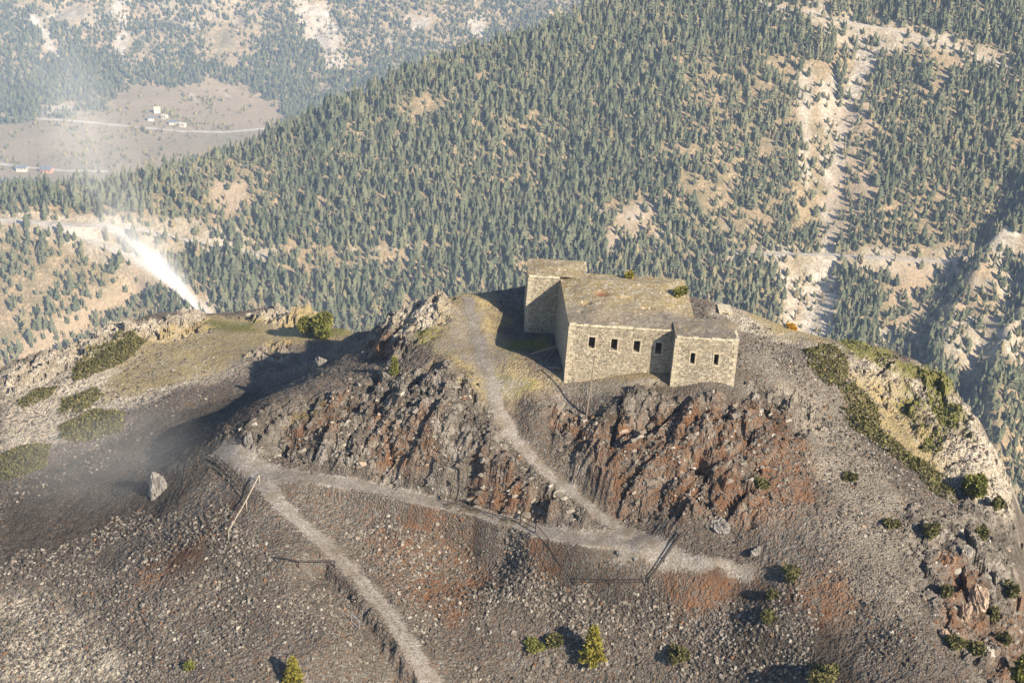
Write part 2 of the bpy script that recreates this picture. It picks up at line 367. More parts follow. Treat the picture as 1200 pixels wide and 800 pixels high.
def tps_fit(P, lam=.02):
    n = len(P); X = P[:, :2] / 50.0
    d2 = ((X[:, None] - X[None]) ** 2).sum(-1); K = np.where(d2 > 0, .5 * d2 * np.log(d2 + 1e-20), 0) + lam * 1e-2 * np.eye(n)
    A = np.zeros((n + 3, n + 3)); A[:n, :n] = K; A[:n, n] = 1; A[:n, n + 1:] = X; A[n, :n] = 1; A[n + 1:, :n] = X.T
    return X.astype(np.float32), np.linalg.solve(A, np.r_[P[:, 2], 0, 0, 0])
TX, TW = tps_fit(P)
TWf = TW.astype(np.float64)
def knoll0(x, y):
    x = np.asarray(x, float); y = np.asarray(y, float); sh = x.shape; x = x.ravel(); y = y.ravel()
    cx = np.clip(x, KX0, KX1); cy = np.clip(y, KY0, KY1); out = np.empty(len(x)); n = len(TX)
    for a in range(0, len(x), 40000):
        sx = (cx[a:a + 40000] / 50).astype(np.float32); sy = (cy[a:a + 40000] / 50).astype(np.float32)
        d2 = (sx[:, None] - TX[None, :, 0]) ** 2 + (sy[:, None] - TX[None, :, 1]) ** 2 + np.float32(1e-12)
        out[a:a + 40000] = (.5 * d2 * np.log(d2)) @ TWf[:n] + TWf[n] + TWf[n + 1] * sx + TWf[n + 2] * sy
    out -= .85 * np.hypot(x - cx, y - cy)
    return np.maximum(out, -640).reshape(sh)
def ground_px(uv, tmin=70, tmax=260, fn=None, st=.3):
    """where pixels' sight lines meet the smooth terrain"""
    fn = fn or knoll0
    uv = np.asarray(uv, float).reshape(-1, 2); t = np.arange(tmin, tmax, st)
    Q = np.array([ray(u, v) for u, v in uv]); X = CAM + Q[:, None, :] * t[None, :, None]
    g = X[..., 2] - fn(X[..., 0], X[..., 1]); hit = g < 0
    k = np.where(hit.any(1), hit.argmax(1), len(t) - 1); k = np.maximum(k, 1); i = np.arange(len(uv))
    f = g[i, k - 1] / (g[i, k - 1] - g[i, k] + 1e-9); f = np.clip(f, 0, 1)
    tt = t[k - 1] + f * st
    return CAM + Q * tt[:, None]
def dens(pl, n=8):
    o = []
    for a, b in zip(pl[:-1], pl[1:]):
        for k in range(n): o.append((a[0] + (b[0] - a[0]) * k / n, a[1] + (b[1] - a[1]) * k / n))
    return o + [pl[-1]]

# grid: fine where the picture looks, coarse outside
xs = np.concatenate([-np.geomspace(700, 72, 26), np.arange(-66, 57, .12), np.geomspace(60, 700, 26)])
ys = np.concatenate([-np.geomspace(500, 5, 16), np.linspace(2, 82, 30), np.arange(86, 152, .135), np.arange(152.2, 197, .24), np.geomspace(199, 800, 34)])
GX, GY = np.meshgrid(xs, ys); NX, NY = len(xs), len(ys)
# smooth surface on a half-metre lattice, then bicubic-ish resample through numpy interpolation
GZ = knoll0(GX, GY)
print('knoll base', GX.shape, round(time.time() - T0, 1))
wob = fbm(GX, GY, 3.0, 90, 4)
wob2 = fbm(GX, GY, .9, 95, 3)
def pmask(polys, w=.5, amp=1.2):
    m = np.zeros(GX.shape, np.float32)
    for pl in polys:
        q = ground_px(dens(pl + [pl[0]], 4)[:-1])
        x0, x1, y0, y1 = q[:, 0].min() - 5, q[:, 0].max() + 5, q[:, 1].min() - 5, q[:, 1].max() + 5
        i0, i1 = np.searchsorted(ys, [y0, y1]); j0, j1 = np.searchsorted(xs, [x0, x1])
        if i1 <= i0 or j1 <= j0: continue
        s = (slice(i0, i1), slice(j0, j1))
        sd = poly_sd(GX[s], GY[s], q) + wob[s] * amp + wob2[s] * amp * .4
        m[s] = np.maximum(m[s], sstep(-w, w, sd))
    return m
def lmask(lines, w=.55, amp=.45):
    m = np.zeros(GX.shape, np.float32)
    for pl, hw in lines:
        q = ground_px(dens(pl, 6))
        x0, x1, y0, y1 = q[:, 0].min() - 5, q[:, 0].max() + 5, q[:, 1].min() - 5, q[:, 1].max() + 5
        i0, i1 = np.searchsorted(ys, [y0, y1]); j0, j1 = np.searchsorted(xs, [x0, x1]); s = (slice(i0, i1), slice(j0, j1))
        dd, par = seg_dist(GX[s], GY[s], q)
        m[s] = np.maximum(m[s], sstep(-w, w, hw - dd + wob[s] * amp + wob2[s] * amp))
    return m
PATHS = [([(548,352),(556,385),(566,420),(578,450),(582,478),(600,510),(640,553),(690,594),(725,620)], .85),
         ([(725,620),(752,645),(790,655),(840,664),(880,668)], .7), ([(700,632),(745,645)], 1.0),
         ([(725,632),(680,632),(620,618),(530,592),(430,570),(370,560),(320,556)], 1.15),
         ([(262,524),(300,548),(318,560)], 1.1),
         ([(300,556),(325,585),(350,610),(400,655),(450,712),(480,755),(505,800),(515,830)], 1.0)]
PADS = [[(640,628),(700,622),(740,615),(795,640),(800,664),(765,676),(720,660),(650,642)], [(256,524),(300,532),(345,552),(330,560),(302,570),(287,560)], [(705,632),(738,624),(780,640),(785,660),(765,670),(722,650)]]
ROCK = [[(640,478),(690,486),(740,458),(790,446),(840,436),(880,446),(950,470),(965,500),(905,530),(880,600),(840,618),(770,606),(720,590),(660,540)],
        [(470,440),(530,425),(566,470),(580,500),(630,560),(690,606),(610,606),(520,586),(440,556),(400,545),(385,515),(430,470)],
        [(255,512),(300,488),(350,470),(430,448),(470,430),(440,470),(400,540),(340,540)],
        [(425,420),(440,385),(480,358),(522,345),(535,360),(500,400),(460,425)],
        [(1000,412),(1070,425),(1110,445),(1150,500),(1185,570),(1195,640),(1150,640),(1110,590),(1080,520),(1030,470)],
        [(1075,590),(1160,620),(1200,690),(1200,800),(1150,800),(1090,720),(1060,640)],
        [(60,415),(130,384),(235,366),(245,385),(190,400),(150,395),(110,420),(60,440),(0,470),(0,435)],
        [(270,372),(330,358),(405,384),(340,382)],[(310,405),(345,398),(330,420),(290,425)]]
RED = [[(650,490),(700,500),(800,470),(900,470),(950,520),(960,590),(880,610),(800,610),(720,590)],
       [(540,540),(600,540),(650,600),(560,596)], [(430,620),(520,610),(580,690),(530,740),(470,700)], [(440,480),(520,490),(500,540),(420,530)],
       [(170,650),(270,592),(282,600),(230,660),(160,700)], [(620,630),(655,650),(660,690),(615,690)], [(770,680),(880,668),(905,690),(860,700),(800,730)], [(930,700),(990,660),(1010,720),(960,740)],
       [(340,480),(420,460),(400,500),(340,520)], [(1090,630),(1150,680),(1160,760),(1110,740)], [(1150,740),(1200,700),(1200,800),(1170,800)], [(430,400),(470,395),(460,420),(425,420)]]
PALE = [[(930,395),(1000,405),(1075,425),(1110,445),(1150,500),(1187,570),(1192,620),(1150,600),(1110,560),(1060,500),(1000,450),(950,420)],
        [(0,440),(60,416),(130,386),(235,366),(260,400),(240,440),(180,470),(100,500),(0,560)], [(270,380),(330,358),(405,384),(340,388)], [(440,385),(480,358),(525,345),(530,365),(480,400)],
        [(830,350),(900,374),(960,395),(930,405),(860,385)], [(290,420),(345,400),(330,425)], [(0,690),(70,700),(170,800),(0,800)]]
DRY = [[(530,345),(575,345),(620,440),(660,445),(600,470),(555,460),(500,400),(520,370)], [(150,400),(250,370),(420,380),(390,400),(300,410),(240,440),(120,470)], [(700,436),(785,434),(780,446),(700,452)],
       [(860,360),(960,392),(980,410),(900,385)], [(980,430),(1060,450),(1110,530),(1090,560),(1020,500)]]
GREEN = [[(240,375),(300,378),(300,388),(250,388)], [(370,385),(420,385),(400,395),(360,395)], [(1000,403),(1050,412),(1020,420)], [(1040,420),(1070,424),(1100,440),(1125,462),(1100,466),(1060,440)], [(1095,470),(1130,485),(1135,510),(1100,500)], [(1060,450),(1080,470),(1075,500),(1055,480)], [(985,400),(1040,410),(1030,425),(990,412)], [(600,395),(640,395),(640,410),(590,410)],
         [(570,430),(625,450),(600,470),(575,465)], [(480,395),(520,385),(500,410)], [(345,485),(370,478),(370,490),(345,492)]]
DARK = [[(860,690),(900,680),(980,730),(1010,800),(850,800)], [(780,640),(830,648),(870,662),(840,672),(790,660)], [(0,590),(60,545),(180,490),(300,455),(330,470),(270,530),(200,610),(60,660),(0,670)], [(170,640),(280,585),(285,640),(200,680)], [(600,690),(660,640),(780,690),(790,740),(680,740)], [(700,486),(770,450),(790,452),(760,470),(690,500)], [(880,700),(960,720),(960,800),(860,800)]]  # soil and growth patches, with the left hillside's shade painted as darker ground
GREY = [[(860,372),(900,378),(970,440),(1010,520),(1060,580),(1040,620),(960,560),(930,480),(880,420)], [(960,600),(1060,620),(1080,720),(1000,700)], [(130,395),(250,372),(415,382),(345,405),(280,440),(160,470),(60,500)]]
SAND = [[(535,352),(568,362),(585,400),(615,450),(600,475),(575,460),(545,430),(505,405),(520,375)], [(660,446),(780,438),(770,452),(690,476),(640,470)]]
m_path = np.maximum(lmask(PATHS), pmask(PADS, .4, .5)); m_path = np.maximum(m_path, .66 * pmask(SAND, 1.6, 2.0))
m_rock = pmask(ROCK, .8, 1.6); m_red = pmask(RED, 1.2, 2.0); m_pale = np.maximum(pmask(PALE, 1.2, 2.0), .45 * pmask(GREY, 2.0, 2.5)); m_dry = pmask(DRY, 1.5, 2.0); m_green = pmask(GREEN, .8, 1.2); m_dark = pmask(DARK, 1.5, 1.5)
BUILD = [(1.0, 7.4, 137.3, 142.7), (4.4, 18.1, 125.9, 140.2), (15.6, 21.8, 123.9, 129)]
near_b = np.zeros(GX.shape)
for a, b, c, d in BUILD:
    dx = np.maximum(np.maximum(a - GX, GX - b), 0); dy = np.maximum(np.maximum(c - GY, GY - d), 0); near_b = np.maximum(near_b, 1 - sstep(.3, 2.0, np.hypot(dx, dy)))
m_rock *= 1 - .8 * near_b
soft_r = pmask([ROCK[4], ROCK[5]], 1.5, 1.5)
flat = np.maximum(m_path, near_b)
# bank below the lower path: the ground on its left side stands a step lower
bq = ground_px(dens([(385,640),(400,655),(425,682),(450,712),(480,755),(505,800),(520,840)], 6)); bd, bp = seg_dist(GX, GY, bq); bk = np.clip(bp.astype(int), 0, len(bq) - 2)
bside = (bq[bk + 1, 0] - bq[bk, 0]) * (GY - bq[bk, 1]) - (bq[bk + 1, 1] - bq[bk, 1]) * (GX - bq[bk, 0])
bank = np.where(bside < 0, 1.0, 0.0) * sstep(1.1, 2.1, bd + wob * .9 + wob2 * .4) * (1 - sstep(2.6, 7.5, bd)) * sstep(0.5, 7, bp)
GZ = GZ - 1.25 * bank
for li in (3, 0):      # level benches for the paths that cross steep ground
    lq = ground_px(dens(PATHS[li][0], 6)); lz = lq[:, 2].copy()
    for _ in range(10): lz[1:-1] = (lz[:-2] + 2 * lz[1:-1] + lz[2:]) / 4
    ld, lp = seg_dist(GX, GY, lq); lk = np.clip(lp.astype(int), 0, len(lq) - 2); lf = lp - lk
    GZ = GZ + (lz[lk] * (1 - lf) + lz[lk + 1] * lf - GZ) * (1 - sstep(.75, 1.9, ld + wob * .3)) * (1 - near_b)
gsy, gsx = np.gradient(GZ, ys, xs); steep = np.hypot(gsx, gsy)
m_path *= 1 - sstep(.9, 1.35, steep)
m_path -= .42 * np.clip(1 - np.abs(bd + wob2 * .2) / .22, 0, 1) * (m_path > .8)
rim = np.clip(1 - m_path * 1.0, 0, 1)
lump0 = fbm(GX, GY, 9.0, 55, 3) + .4
ca, sa = math.cos(.75), math.sin(.75)
SX, SY = GX * ca + GY * sa, -GX * sa + GY * ca      # bedding direction of the outcrop
rock_h = facets(SX * .75, SY * 1.3, 2.8, 3, 1.0, .5) * .75 + facets(SX * .8, SY * 1.25, 1.25, 11, 1.1, .5) * .85 + facets(SX * .9, SY * 1.1, .55, 21, 1.1, .6) * .8 + fbm(SX * .5, SY * 1.2, 3.0, 25, 4) * .6
scree_h = facets(GX + wob, GY, .33, 31, .7, .7) * .5 + facets(GX, GY + wob2, .85, 41, .45, .4) * .22 * (.4 + 1.2 * np.clip(lump0, 0, 1))
lump = fbm(GX, GY, 7.0, 51, 4) * .9
GZ = GZ + (rock_h * m_rock * (.8 - .35 * soft_r) + (scree_h * (1 - .55 * sstep(.05, .4, m_pale) * (GX > 0)) + lump * .6) * (1 - m_rock) * (1 - .55 * m_dry)) * np.clip(1 - flat, .0, 1) + fbm(GX, GY, 1.2, 61, 3) * .05
fr = sstep(-70, -62, GX) * (1 - sstep(54, 60, GX))
print('knoll detail', round(time.time() - T0, 1))
from numpy import interp
def ground(x, y):
    """height of the finished knoll surface (bilinear)"""
    x = np.atleast_1d(np.asarray(x, float)); y = np.atleast_1d(np.asarray(y, float))
    j = np.clip(np.searchsorted(xs, x) - 1, 0, NX - 2); i = np.clip(np.searchsorted(ys, y) - 1, 0, NY - 2)
    fx = np.clip((x - xs[j]) / (xs[j + 1] - xs[j]), 0, 1); fy = np.clip((y - ys[i]) / (ys[i + 1] - ys[i]), 0, 1)
    return (GZ[i, j] * (1 - fx) + GZ[i, j + 1] * fx) * (1 - fy) + (GZ[i + 1, j] * (1 - fx) + GZ[i + 1, j + 1] * fx) * fy
def gpt(u, v, dz=0.0):
    q = ground_px([(u, v)])[0]; return np.array([q[0], q[1], ground(q[0], q[1])[0] + dz])
idx = np.arange(NX * NY).reshape(NY, NX)
quads = np.stack([idx[:-1, :-1], idx[:-1, 1:], idx[1:, 1:], idx[1:, :-1]], -1).reshape(-1, 4)
KV = np.stack([GX, GY, GZ], -1).reshape(-1, 3)
onpath = (m_path.reshape(-1)[quads].mean(1) > .5)
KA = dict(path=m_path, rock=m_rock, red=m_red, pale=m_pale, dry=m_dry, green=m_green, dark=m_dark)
def sub(name, sel, kind):
    q = quads[sel]; used = np.unique(q); mp = np.zeros(len(KV), np.int64); mp[used] = np.arange(len(used))
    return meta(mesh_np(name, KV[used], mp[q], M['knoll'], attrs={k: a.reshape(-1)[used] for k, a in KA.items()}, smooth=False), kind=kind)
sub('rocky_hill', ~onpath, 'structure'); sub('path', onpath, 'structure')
print('knoll mesh', len(KV), round(time.time() - T0, 1))

# ------------------------------------------------------------------ forested mountainside across the valley
def mid0(x, y):
    return -342 + .55 * (y - 1000) + .04 * x
def midplane_px(u, v):
    q = ray(u, v); t = (-342 - 550 - CAM[2]) / (q[2] - .55 * q[1] - .04 * q[0]); return CAM + q * t
ridge = np.array([midplane_px(u, v) for u, v in [(-260, 235), (0, 216), (100, 203), (180, 193), (250, 172), (290, 152), (330, 136), (400, 105), (500, 66), (600, 32), (680, 2), (760, -38), (900, -95), (1100, -150), (1300, -200), (1500, -240)]])
def road_w(pl): return np.array([midplane_px(u, v) for u, v in dens(pl, 5)])
MROADS = [road_w(p) for p in ([(-60, 250), (0, 258), (45, 261), (90, 274), (130, 291), (170, 312), (215, 342), (250, 372)], [(70, 262), (110, 264), (160, 268), (205, 278), (260, 290), (320, 302)],
                              [(850, 293), (900, 298), (960, 298), (1040, 302), (1120, 308), (1200, 320), (1260, 330)], [(870, -6), (905, 8), (950, 15), (1000, 27), (1050, 36), (1110, 52), (1180, 78)])]
MW = [4.4, 2.6, 2.0, 3.0]
spur = np.array([midplane_px(u, v) for u, v in [(1215, 235), (1190, 285), (1150, 330), (1118, 385), (1095, 440), (1085, 500)]])
spur2 = np.array([midplane_px(u, v) for u, v in [(1240, 330), (1200, 400), (1165, 440), (1150, 520), (1160, 620)]])
gul = np.array([midplane_px(u, v) for u, v in [(1010, 30), (985, 110), (972, 200), (962, 300), (945, 400), (930, 470)]])
gul2 = np.array([midplane_px(u, v) for u, v in [(220, 290), (160, 330), (90, 385), (20, 440), (-40, 500)]])
def mid(x, y):
    x = np.asarray(x, float); y = np.asarray(y, float)
    yr = np.interp(x, ridge[:, 0], ridge[:, 1]); z = mid0(x, np.minimum(y, yr)) - .75 * np.maximum(y - yr, 0)
    z = z - 9 * np.exp(-((y - yr) / 30) ** 2)
    z = z + 9 * fbm(x, y, 150.0, 201, 3) + 3.2 * fbm(x, y, 38.0, 211, 4)
    for s, A, wl, wr in ((spur, 22, 12, 55), (spur2, 22, 10, 45)):
        d, par = seg_dist(x, y, s); k = np.clip(par.astype(int), 0, len(s) - 2)
        side = (s[k + 1, 0] - s[k, 0]) * (y - s[k, 1]) - (s[k + 1, 1] - s[k, 1]) * (x - s[k, 0])
        z = z + A * np.exp(-(d / np.where(side > 0, wr, wl)) ** 2) * (1 + .5 * fbm(x, y, 30.0, 231, 3))
    d, _ = seg_dist(x, y, gul); z = z - 7 * np.exp(-(d / 18) ** 2)
    d, _ = seg_dist(x, y, gul2); z = z - 6 * np.exp(-(d / 14) ** 2)
    cr = np.clip(fbm(x, y, 60.0, 241, 3) * 2, 0, 1) * sstep(250, 420, x) * sstep(1130, 1010, y)
    z = z + facets(x, y, 16.0, 251, .9, .9) * cr * .8
    for rd, wd in zip(MROADS, MW):
        d, par = seg_dist(x, y, rd); k = np.clip(par.astype(int), 0, len(rd) - 2); f = par - k
        rz = rd[k, 2] * (1 - f) + rd[k + 1, 2] * f
        z = z + (rz - z) * (1 - sstep(wd + .8, wd + 9, d))
    return np.maximum(z, -600)
mx = np.concatenate([-np.geomspace(1500, 660, 14), np.arange(-640, 700, 2.4), np.geomspace(705, 1600, 16)])
my = np.concatenate([np.linspace(380, 750, 16), np.arange(760, 1420, 2.2), np.linspace(1424, 1900, 30)])
MX, MY = np.meshgrid(mx, my); MZ = mid(MX, MY)
def smooth_mid_px(uv): return np.array([midplane_px(u, v) for u, v in uv])
def spmask(X, Y_, polys, fnp, w=8.0, amp=14.0, seed=300):
    out = np.zeros(X.shape); nz = fbm(X, Y_, 45.0, seed, 4) * amp
    for pl, val in polys:
        q = fnp(dens(pl + [pl[0]], 3)[:-1]); out = np.maximum(out, val * sstep(-w, w, poly_sd(X, Y_, q) + nz))
    return out
# openings in the forest: polygon, how open (1 = bare)
OPEN = [([(1002,50),(1036,46),(1024,80),(1010,110),(999,150),(993,200),(988,270),(980,320),(974,400),(936,400),(942,330),(958,280),(968,200),(976,140),(990,100)], .97), ([(936,90),(978,78),(986,140),(976,205),(962,260),(940,270),(934,190)], .62), ([(915,300),(980,300),(975,400),(915,400)], .75),
        ([(925,8),(1050,28),(1170,60),(1195,85),(1110,85),(1000,56),(940,34)], .55), ([(985,120),(1040,110),(1030,230),(985,280)], .5),
        ([(870,288),(1210,294),(1210,330),(1080,320),(890,305)], .58), ([(1050,305),(1160,310),(1130,390),(1060,420),(1020,390)], .42), ([(704,240),(768,234),(775,282),(715,292)], .68), ([(1100,310),(1200,330),(1200,480),(1090,470)], .5),
        ([(800,60),(930,60),(925,290),(850,295),(800,200)], .3), ([(190,185),(255,165),(330,200),(290,260),(205,275),(160,230)], .38), ([(255,210),(290,215),(290,250),(250,255)], .8), ([(295,288),(425,292),(435,325),(330,335)], .38),
        ([(-40,262),(235,275),(180,370),(80,430),(-40,440)], .3), ([(165,305),(205,318),(130,355),(70,395),(20,432),(5,425),(80,365)], .8), ([(-40,240),(110,240),(250,262),(240,290),(130,280),(-40,262)], .62), ([(472,110),(530,118),(522,142),(470,142)], .62),
        ([(1050,100),(1200,110),(1200,290),(1040,290)], .16), ([(60,290),(140,300),(60,350),(10,380)], .7), ([(440,298),(480,300),(480,318),(440,316)], .8), ([(1095,58),(1120,60),(1105,120),(1092,115)], .9), ([(590,150),(640,150),(640,172),(590,172)], .3), ([(790,170),(830,175),(830,195),(790,195)], .5), ([(800,205),(880,215),(870,235),(800,230)], .45)]
BARE = [(p, v) for p, v in OPEN if v > .94] + [([(934,96),(948,80),(952,150),(948,215),(938,205)], .8), ([(964,100),(985,70),(980,150),(972,225),(962,190)], .8), ([(915,310),(940,310),(940,395),(915,395)], .8), ([(925,12),(1050,32),(1110,60),(1000,60)], .5), ([(1060,296),(1190,300),(1180,318),(1060,308)], .95), ([(0,246),(120,250),(240,262),(230,276),(110,268)], .45), ([(1090,390),(1200,400),(1200,470),(1090,460)], .55), ([(1150,300),(1205,300),(1205,400),(1160,400)], .4), ([(1020,375),(1090,380),(1080,440),(1030,420)], .8), ([(205,172),(245,165),(240,190),(210,195)], .9), ([(720,245),(765,240),(760,262),(725,265)], .7), ([(650,15),(690,0),(690,14),(655,28)], 1.0)]
TAN = [([(165,305),(205,318),(120,360),(60,410),(10,440),(0,415),(80,360)], .7), ([(985,120),(1035,100),(1025,240),(980,300)], .8), ([(1050,305),(1160,310),(1130,390),(1060,420)], .7), ([(255,210),(290,215),(290,250),(250,255)], .9), ([(1120,70),(1190,75),(1190,100),(1110,90)], .8), ([(704,240),(768,234),(775,282),(715,292)], .6)]
m_bare = spmask(MX, MY, BARE, smooth_mid_px, 4, 9); m_tan = spmask(MX, MY, TAN, smooth_mid_px, seed=310)
road_m = np.zeros(MX.shape); cut = np.zeros(MX.shape)
for rd, wd in zip(MROADS, MW):
    d, _ = seg_dist(MX, MY, rd); road_m = np.maximum(road_m, 1 - sstep(wd - .6, wd + .9, d)); cut = np.maximum(cut, (1 - sstep(wd + 3, wd + 14, d)) * np.clip(.55 + fbm(MX, MY, 25.0, 320, 3) * 1.2, 0, 1))
m_bare = np.maximum(m_bare, cut * .9)
def grid_obj(name, X, Y_, Z_, mat, attrs, rsel=None, rname='road'):
    ny, nx = X.shape; ix = np.arange(nx * ny).reshape(ny, nx)
    q = np.stack([ix[:-1, :-1], ix[:-1, 1:], ix[1:, 1:], ix[1:, :-1]], -1).reshape(-1, 4); V = np.stack([X, Y_, Z_], -1).reshape(-1, 3)
    sel = np.zeros(len(q), bool) if rsel is None else rsel.reshape(-1)[q].mean(1) > .5
    for nm, s in ((name, ~sel), (rname, sel)):
        if not s.any(): continue
        qq = q[s]; used = np.unique(qq); mp = np.zeros(len(V), np.int64); mp[used] = np.arange(len(used))
        meta(mesh_np(nm, V[used], mp[qq], mat, attrs={k: a.reshape(-1)[used] for k, a in attrs.items()}, smooth=True), kind='structure')
grid_obj('mountainside', MX, MY, MZ, M['slope'], dict(bare=m_bare, tan=m_tan, road=road_m, meadow=np.zeros(MX.shape)), road_m, 'mountain_road')
print('mountainside', MX.size, round(time.time() - T0, 1))

# ------------------------------------------------------------------ valley floor and the far mountain
def far0(x, y):
    yy = y - .10 * x
    toe = 2720.0
    z = -648 + .055 * np.maximum(yy - 2300, 0)
    z = z + .52 * np.log1p(np.exp(np.clip((yy - toe) / 45, -30, 30))) * 45
    return z
def far_px(u, v):
    q = ray(u, v); t = np.arange(1500, 5200, 4.0); X = CAM + q * t[:, None]; g = X[:, 2] - far0(X[:, 0], X[:, 1]); k = int((g < 0).argmax()); return X[k]
FROADS = [np.array([far_px(u, v) for u, v in dens(p, 4)]) for p in ([(-60, 136), (0, 138), (60, 140), (110, 144), (160, 149), (215, 154), (262, 155), (320, 150)], [(-60, 190), (0, 192), (30, 196), (75, 200), (125, 201)], [(222, 108), (233, 122)], [(262, 108), (270, 116)])]
FW = [4.2, 3.4, .9, .9]
def far(x, y):
    z = far0(x, y); up = sstep(2700, 2950, y - .1 * x)
    z = z + up * (38 * (np.abs(fbm(x * 1.0 + .55 * y, y * .35, 260.0, 401, 4)) - .25) + 22 * fbm(x, y, 90.0, 411, 4)) + 2.5 * fbm(x, y, 120.0, 421, 3)
    for rd, wd in zip(FROADS, FW):
        d, par = seg_dist(x, y, rd); k = np.clip(par.astype(int), 0, len(rd) - 2); f = par - k; rz = rd[k, 2] * (1 - f) + rd[k + 1, 2] * f
        z = z + (rz - z) * (1 - sstep(wd + 1, wd + 16, d))
    return np.minimum(z, 60 + 0 * z)
fx_ = np.concatenate([-np.geomspace(3400, 1260, 20), np.arange(-1240, 700, 4.5), np.geomspace(705, 3400, 26)])
fy_ = np.concatenate([np.linspace(1500, 2040, 28), np.arange(2050, 3500, 5.5), np.linspace(3510, 4400, 60)])
FX, FY = np.meshgrid(fx_, fy_); FZ = far(FX, FY)
def far_pxs(uv): return np.array([far_px(u, v) for u, v in uv])
MEADOW = [([(-60,145),(40,142),(130,128),(150,100),(205,104),(238,92),(330,122),(330,160),(200,200),(120,215),(-60,215)], 1.0)]
FBARE = [([(25,10),(45,15),(70,70),(85,78),(60,60)], .9), ([(50,0),(145,0),(140,30),(80,40)], .25), ([(135,0),(150,0),(147,75),(138,75)], .9), ([(340,0),(380,0),(410,75),(395,85),(365,50)], .8), ([(170,0),(300,0),(330,30),(200,25)], .2), ([(175,124),(190,124),(200,135),(215,146),(172,146)], .9), ([(50,125),(85,122),(90,135),(50,138)], .6), ([(545,20),(570,10),(575,40),(555,45)], .9), ([(480,20),(505,25),(500,38),(482,33)], .8)]
f_mead = spmask(FX, FY, MEADOW, far_pxs, 10, 26, 430); f_bare = spmask(FX, FY, FBARE, far_pxs, 8, 22, 440)
f_road = np.zeros(FX.shape)
for rd, wd in zip(FROADS, FW): d, _ = seg_dist(FX, FY, rd); f_road = np.maximum(f_road, 1 - sstep(wd - 1, wd + 1.5, d))
grid_obj('far_mountain', FX, FY, FZ, M['far'], dict(bare=f_bare, tan=np.zeros(FX.shape), road=f_road, meadow=f_mead), f_road, 'valley_road')
mesh_o = MB().add([(-3500, -850, -655), (3500, -850, -655), (3500, 4600, -655), (-3500, 4600, -655)], [(0, 1, 2, 3)]).build('valley_ground', M['slope'])
meta(mesh_o, kind='structure')
print('far', FX.size, round(time.time() - T0, 1))

# ------------------------------------------------------------------ conifers
def conifer(seed, tiers, n, width, taper=1.0, roundtop=0.0):
    """unit-height tree: trunk and ragged drooping whorls; returns verts, tris, material index"""
    g = np.random.default_rng(seed); V = []; T = []; m = []
    def ring(z, r, k, jag):
        a = np.arange(k) * 2 * np.pi / k + g.uniform(0, 6)
        rr = r * (1 + jag * np.where(np.arange(k) % 2, -1, 1) + g.uniform(-.18, .18, k)); b = len(V)
        for i in range(k): V.append((rr[i] * math.cos(a[i]), rr[i] * math.sin(a[i]), z + g.uniform(-.03, .03) * (k > 4)))
        return b
    b0 = ring(-.08, .022, 4, 0); b1 = ring(.22, .016, 4, 0)
    for i in range(4):
        j = (i + 1) % 4; T += [(b0 + i, b0 + j, b1 + j), (b0 + i, b1 + j, b1 + i)]; m += [1, 1]
    for t in range(tiers):
        f = t / tiers; zb = .10 + .80 * f; zt = min(1.0, zb + 1.75 * .9 / tiers)
        r = width * ((1 - f) ** taper * (1 - roundtop) + roundtop * math.sqrt(max(0, 1 - f * f))) + .012
        if t == 0: r *= .8
        k = n if f < .6 else max(5, n - 2)
        b = ring(zb, r, k, .26); ap = len(V); V.append((g.normal(0, .012), g.normal(0, .012), zt)); lo = len(V); V.append((0, 0, zb + .03))
        for i in range(k):
            j = (i + 1) % k; T += [(b + i, b + j, ap), (b + j, b + i, lo)]; m += [0, 0]
    return np.array(V), np.array(T), np.array(m)
def plant(pos, h, protos, tints, spread):
    """merge many trees into one set of arrays"""
    pick = rng.integers(0, len(protos), len(pos)); Vs = []; Ts = []; ms = []; tn = []; n = 0
    for k, (pv, pt, pm) in enumerate(protos):
        s = np.where(pick == k)[0]
        if not len(s): continue
        a = rng.uniform(0, 6.28, len(s)); c_, s_ = np.cos(a)[:, None], np.sin(a)[:, None]; hh = h[s][:, None]; ww = hh * spread[s][:, None]
        x = (pv[None, :, 0] * c_ - pv[None, :, 1] * s_) * ww + pos[s, 0:1]; y = (pv[None, :, 0] * s_ + pv[None, :, 1] * c_) * ww + pos[s, 1:2]; z = pv[None, :, 2] * hh + pos[s, 2:3]
        Vs.append(np.stack([x, y, z], -1).reshape(-1, 3)); Ts.append((pt[None] + (np.arange(len(s)) * len(pv))[:, None, None] + n).reshape(-1, 3)); ms.append(np.tile(pm, len(s)))
        tn.append(np.repeat(tints[s], len(pv))); n += len(s) * len(pv)
    return np.vstack(Vs), np.vstack(Ts), np.concatenate(ms), np.concatenate(tn)
PR = [conifer(1, 6, 8, .17), conifer(2, 6, 8, .14, .9, .15), conifer(3, 5, 8, .19, .8, .35), conifer(4, 5, 7, .21, .7, .6), conifer(5, 6, 7, .13, .9, .3), conifer(6, 5, 7, .18, .8, .5)]
PF = [conifer(11, 3, 6, .22), conifer(12, 3, 6, .26, .8, .5), conifer(13, 3, 6, .2, .9, .2)]
SKY = np.array([(-100, 470), (0, 436), (60, 415), (130, 386), (170, 371), (235, 366), (330, 361), (370, 372), (405, 386), (440, 383), (480, 362), (520, 346), (612, 340), (616, 308), (684, 312), (802, 328), (830, 351), (900, 376), (960, 395), (1040, 410), (1075, 425), (1110, 448), (1150, 500), (1180, 560), (1190, 620), (1200, 780), (1300, 900)])
